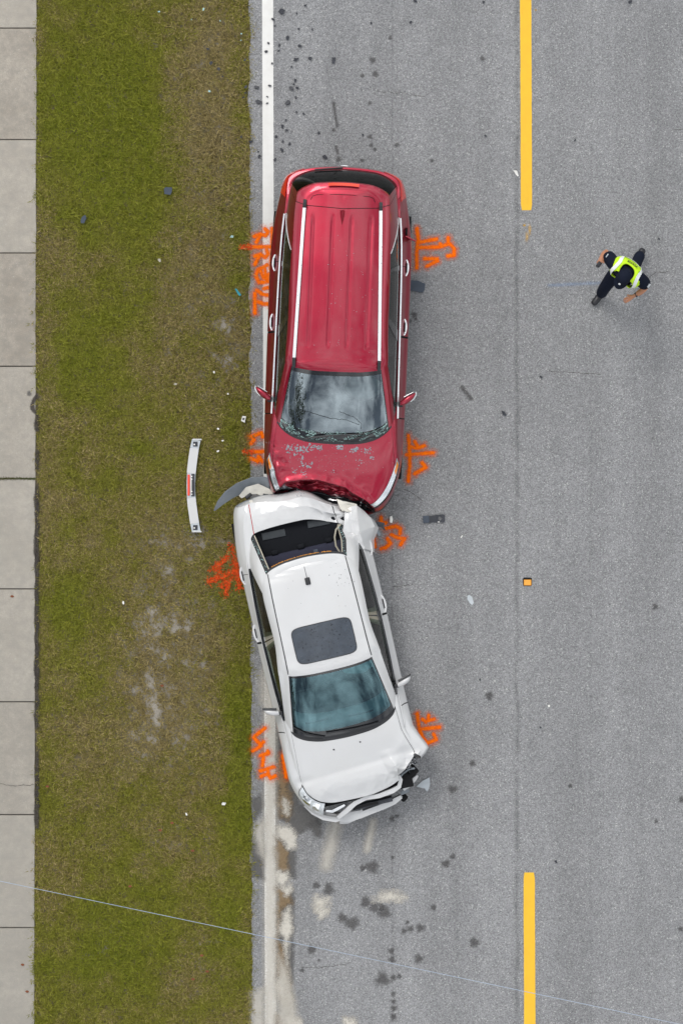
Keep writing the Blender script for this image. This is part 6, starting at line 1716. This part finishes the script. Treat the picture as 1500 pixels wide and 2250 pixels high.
rbox('end_lip', (.125, .02, .03), gl_(434, 966, gz_ + .006), MAT['white'], gn, .005); rbox('end_lip', (.125, .02, .03), gl_(434, 1168, gz_ + .006), MAT['white'], gn, .005)
rbox('reflector', (.032, .29, .018), gl_(415.5, 1066, gz_ + .02), MAT['lamp_bright_red'], c_fr, .008)
rbox('recess', (.045, .31, .012), gl_(425, 1066, gz_ + .018), MAT['debris_black'], c_fr, .004); rbox('rib', (.012, .20, .014), gl_(421.0, 1066, gz_ + .022), MAT['debris_white'], c_fr, .003)
for y in (1047, 1053, 1080, 1086): rbox('clip', (.022, .016, .016), gl_(422, y, gz_ + .024), MAT['debris_white'], c_fr, .004)
for y, x in ((976, 430), (1159, 430)):
    w0 = rbox('socket', (.062, .066, .012), gl_(x, y, gz_ + .018), MAT['debris_black'], gn, .004); rbox('stud', (.02, .02, .014), gl_(x - 2, y + 1, gz_ + .024), MAT['debris_white'], w0, .004)
# small litter on the verge
lp = shard(535, 921, [(-5, 4), (-2, -7), (6, -6), (3, 8)], .012, MAT['debris_white'], 'label_plate', .045, (.05, .05)); tag(lp, 'small white plate with dark mark at the grass edge', 'plate')
mesh_obj('print', [(-.014, -.012, .022), (.012, -.014, .022), (.016, .016, .022), (-.008, .014, .022)], [(0, 1, 2, 3)], MAT['debris_black'], lp, smooth=False)
tag(shard(523, 643, [(-7, -8), (-3, -8), (7, 5), (5, 8), (1, 6)], .012, MAT['debris_cyan'], 'cyan_strip', .045, (.1, .1)), 'cyan plastic strip in the grass left of the red car', 'strip')
tag(shard(509, 520, [(-4, 2), (0, -3), (5, -1), (3, 3)], .014, MAT['crumb'], 'glass_bit', .045, (.2, .1)), 'pale green glass bit in the grass beside the orange lettering', 'glass bit')
for i, (x, y, r, lab) in enumerate(((480, 942, 3.5, 'white chip in the grass above the trunk garnish, nearer the road'), (480, 991, 4, 'white upright chip in the grass right of the trunk garnish'), (490, 968, 2.5, 'tiny white chip between two others right of the trunk garnish'),
                                    (492, 1765, 5, 'crumpled white scrap in the grass left of the white car front'), (410, 1787, 3.5, 'small white chip in the lower grass, left of the crumpled scrap'), (471, 818, 3, 'tiny white chip in the grass left of the red car mirror'),
                                    (386, 845, 4, 'pale pinkish scrap in the mid verge grass'), (352, 573, 5, 'pale straw coloured scrap in the upper verge grass'), (272, 1325, 4, 'pale grey chip in grass left of the bare sandy patch'), (502, 866, 2.5, 'tiny white chip by the grass edge above the white plate'))):
    tag(shard(x, y, ragged(r * 1.15, 300 + i, 6), .012, MAT['debris_white'] if i not in (6, 7) else MAT['beige'], 'white_chip', .045, (random.uniform(-.3, .3), random.uniform(-.3, .3))), lab, 'chip')
for i, (x, y, r) in enumerate(((447, 22, 4), (350, 27, 3), (421, 44, 2), (484, 47, 2), (531, 76, 3), (460, 202, 4), (530, 90, 2.5))):
    tag(shard(x, y, ragged(r, 400 + i, 5), .010, MAT['crumb'], 'glass_bit', .045, (random.uniform(-.3, .3), .1)), 'pale green glass bit in the dry grass at the photo top', 'glass bit', 'green glass bits at the top')
for i, (x, y) in enumerate(((50, 2119), (60, 2178), (378, 1807), (352, 1823), (455, 2133), (105, 1727), (443, 2098), (423, 1868), (27, 1310), (424, 2150), (286, 1946), (356, 1506))):
    where = 'sidewalk' if x < 75 else 'verge grass'
    z = .016 if x < 75 else .045
    tag(shard(x, y, [(-4, 0), (-1, -2.5), (3, -2), (5, 1), (1, 3)], .004, MAT['leaf'], 'dead_leaf', z, (.2, .25)), f'small dead brown leaf on the {where}', 'leaf', f'dead leaves on the {where}')
# ------------------------------------------------------------------ overhead line, its poles and the trees the windshields mirror
za = 8.6
A_, B_ = W(-6, 1934, za), W(1420, 2235, za)
d_ = (B_ - A_); d_.normalize()
PA, PB = A_ - d_ * 14, B_ + d_ * 16
cb = []
for i in range(41):
    t = i / 40; p = PA.lerp(PB, t); p.z = za + .35 * (2 * t - 1) ** 2; cb.append(p)
tag(tube('power_line', cb, .0031, MAT['cable'], None, 6), 'thin blue grey overhead cable crossing the lower photo', 'cable')
for p, lab in ((cb[0], 'wooden utility pole beyond the sidewalk carrying the cable'), (cb[-1], 'wooden utility pole across the road carrying the cable')):
    po = empty('utility_pole', (p.x, p.y, -.05)); tag(po, lab, 'pole')
    tube('pole', [(0, 0, 0), (0, 0, 4.5), (0, 0, 9.3)], [.15, .13, .10], MAT['wood'], po, 14)
    strip('cross_arm', [(-.9, 0, 8.70), (.9, 0, 8.70)], .1, .12, MAT['wood'], po); tube('insulator', [(0, 0, 8.9), (0, 0, 9.05)], .05, MAT['grey_plastic'], po, 10)

MAT['bark'] = simple('tree bark', (0.10, 0.075, 0.055), 0.95, var=0.35, bump=1.0)
def leaf_mat():
    m, n, l, b = new_mat('tree leaves')
    isl = n.new('ShaderNodeNewGeometry').outputs['Random Per Island']
    l.new(mixc(n, l, isl, (0.022, 0.045, 0.012), (0.060, 0.095, 0.025)), b.inputs['Base Color']); b.inputs['Roughness'].default_value = .6
    return m
MAT['leaves'] = leaf_mat()
def tree(x, y, h, cr, seed, label):
    r = random.Random(seed)
    t = empty('tree', (x, y, -.05)); tag(t, label, 'tree')
    trunk = [(0, 0, 0), (.08, .05, h * .25), (-.05, .1, h * .5), (.05, -.05, h * .78)]
    tk = tube('trunk', trunk, [.24, .19, .14, .06], MAT['bark'], t, 10)
    vs_, fs_ = [], []
    for b in range(9):
        z0 = h * r.uniform(.2, .7); a = r.uniform(0, 6.28); L_ = cr * r.uniform(.6, 1.0)
        end = Vector((math.cos(a) * L_, math.sin(a) * L_, z0 + L_ * r.uniform(.2, .7)))
        tube('limb', [(0, 0, z0), end * .5 + Vector((0, 0, z0 * .55)), end], [.07, .045, .015], MAT['bark'], tk, 6)
        for c in range(5):
            cc = Vector((0, 0, z0)).lerp(end, r.uniform(.45, 1.1)) + Vector((r.gauss(0, .4), r.gauss(0, .4), r.gauss(.2, .4))); R_ = r.uniform(.26, .42) * cr
            for k in range(170):
                d = Vector((r.gauss(0, 1), r.gauss(0, 1), r.gauss(0, .8))).normalized() * R_ * r.uniform(.35, 1) ** .5
                p = cc + d; u = Vector((r.gauss(0, 1), r.gauss(0, 1), r.gauss(0, 1))).normalized(); v = u.cross(Vector((.2, .5, .8))).normalized(); s = r.uniform(.03, .055) * cr
                i = len(vs_); vs_ += [p - u * s, p + v * s * .55, p + u * s, p - v * s * .55]; fs_.append((i, i + 1, i + 2, i + 3))
    for c in range(8):
        cc = Vector((r.gauss(0, cr * .25), r.gauss(0, cr * .25), h * r.uniform(.7, .98))); R_ = r.uniform(.22, .38) * cr
        for k in range(170):
            d = Vector((r.gauss(0, 1), r.gauss(0, 1), r.gauss(0, .8))).normalized() * R_ * r.uniform(.35, 1) ** .5
            p = cc + d; u = Vector((r.gauss(0, 1), r.gauss(0, 1), r.gauss(0, 1))).normalized(); v = u.cross(Vector((.2, .5, .8))).normalized(); s = r.uniform(.03, .055) * cr
            i = len(vs_); vs_ += [p - u * s, p + v * s * .55, p + u * s, p - v * s * .55]; fs_.append((i, i + 1, i + 2, i + 3))
    mesh_obj('crown', vs_, fs_, MAT['leaves'], t, smooth=False)
tree(-9.0, -19.0, 17.0, 3.9, 3, 'tall dark leafy tree beyond the sidewalk, mirrored in the windshields')
tree(-10.5, -4.0, 9.0, 2.6, 8, 'broad leafy tree beyond the sidewalk, beside the white car')
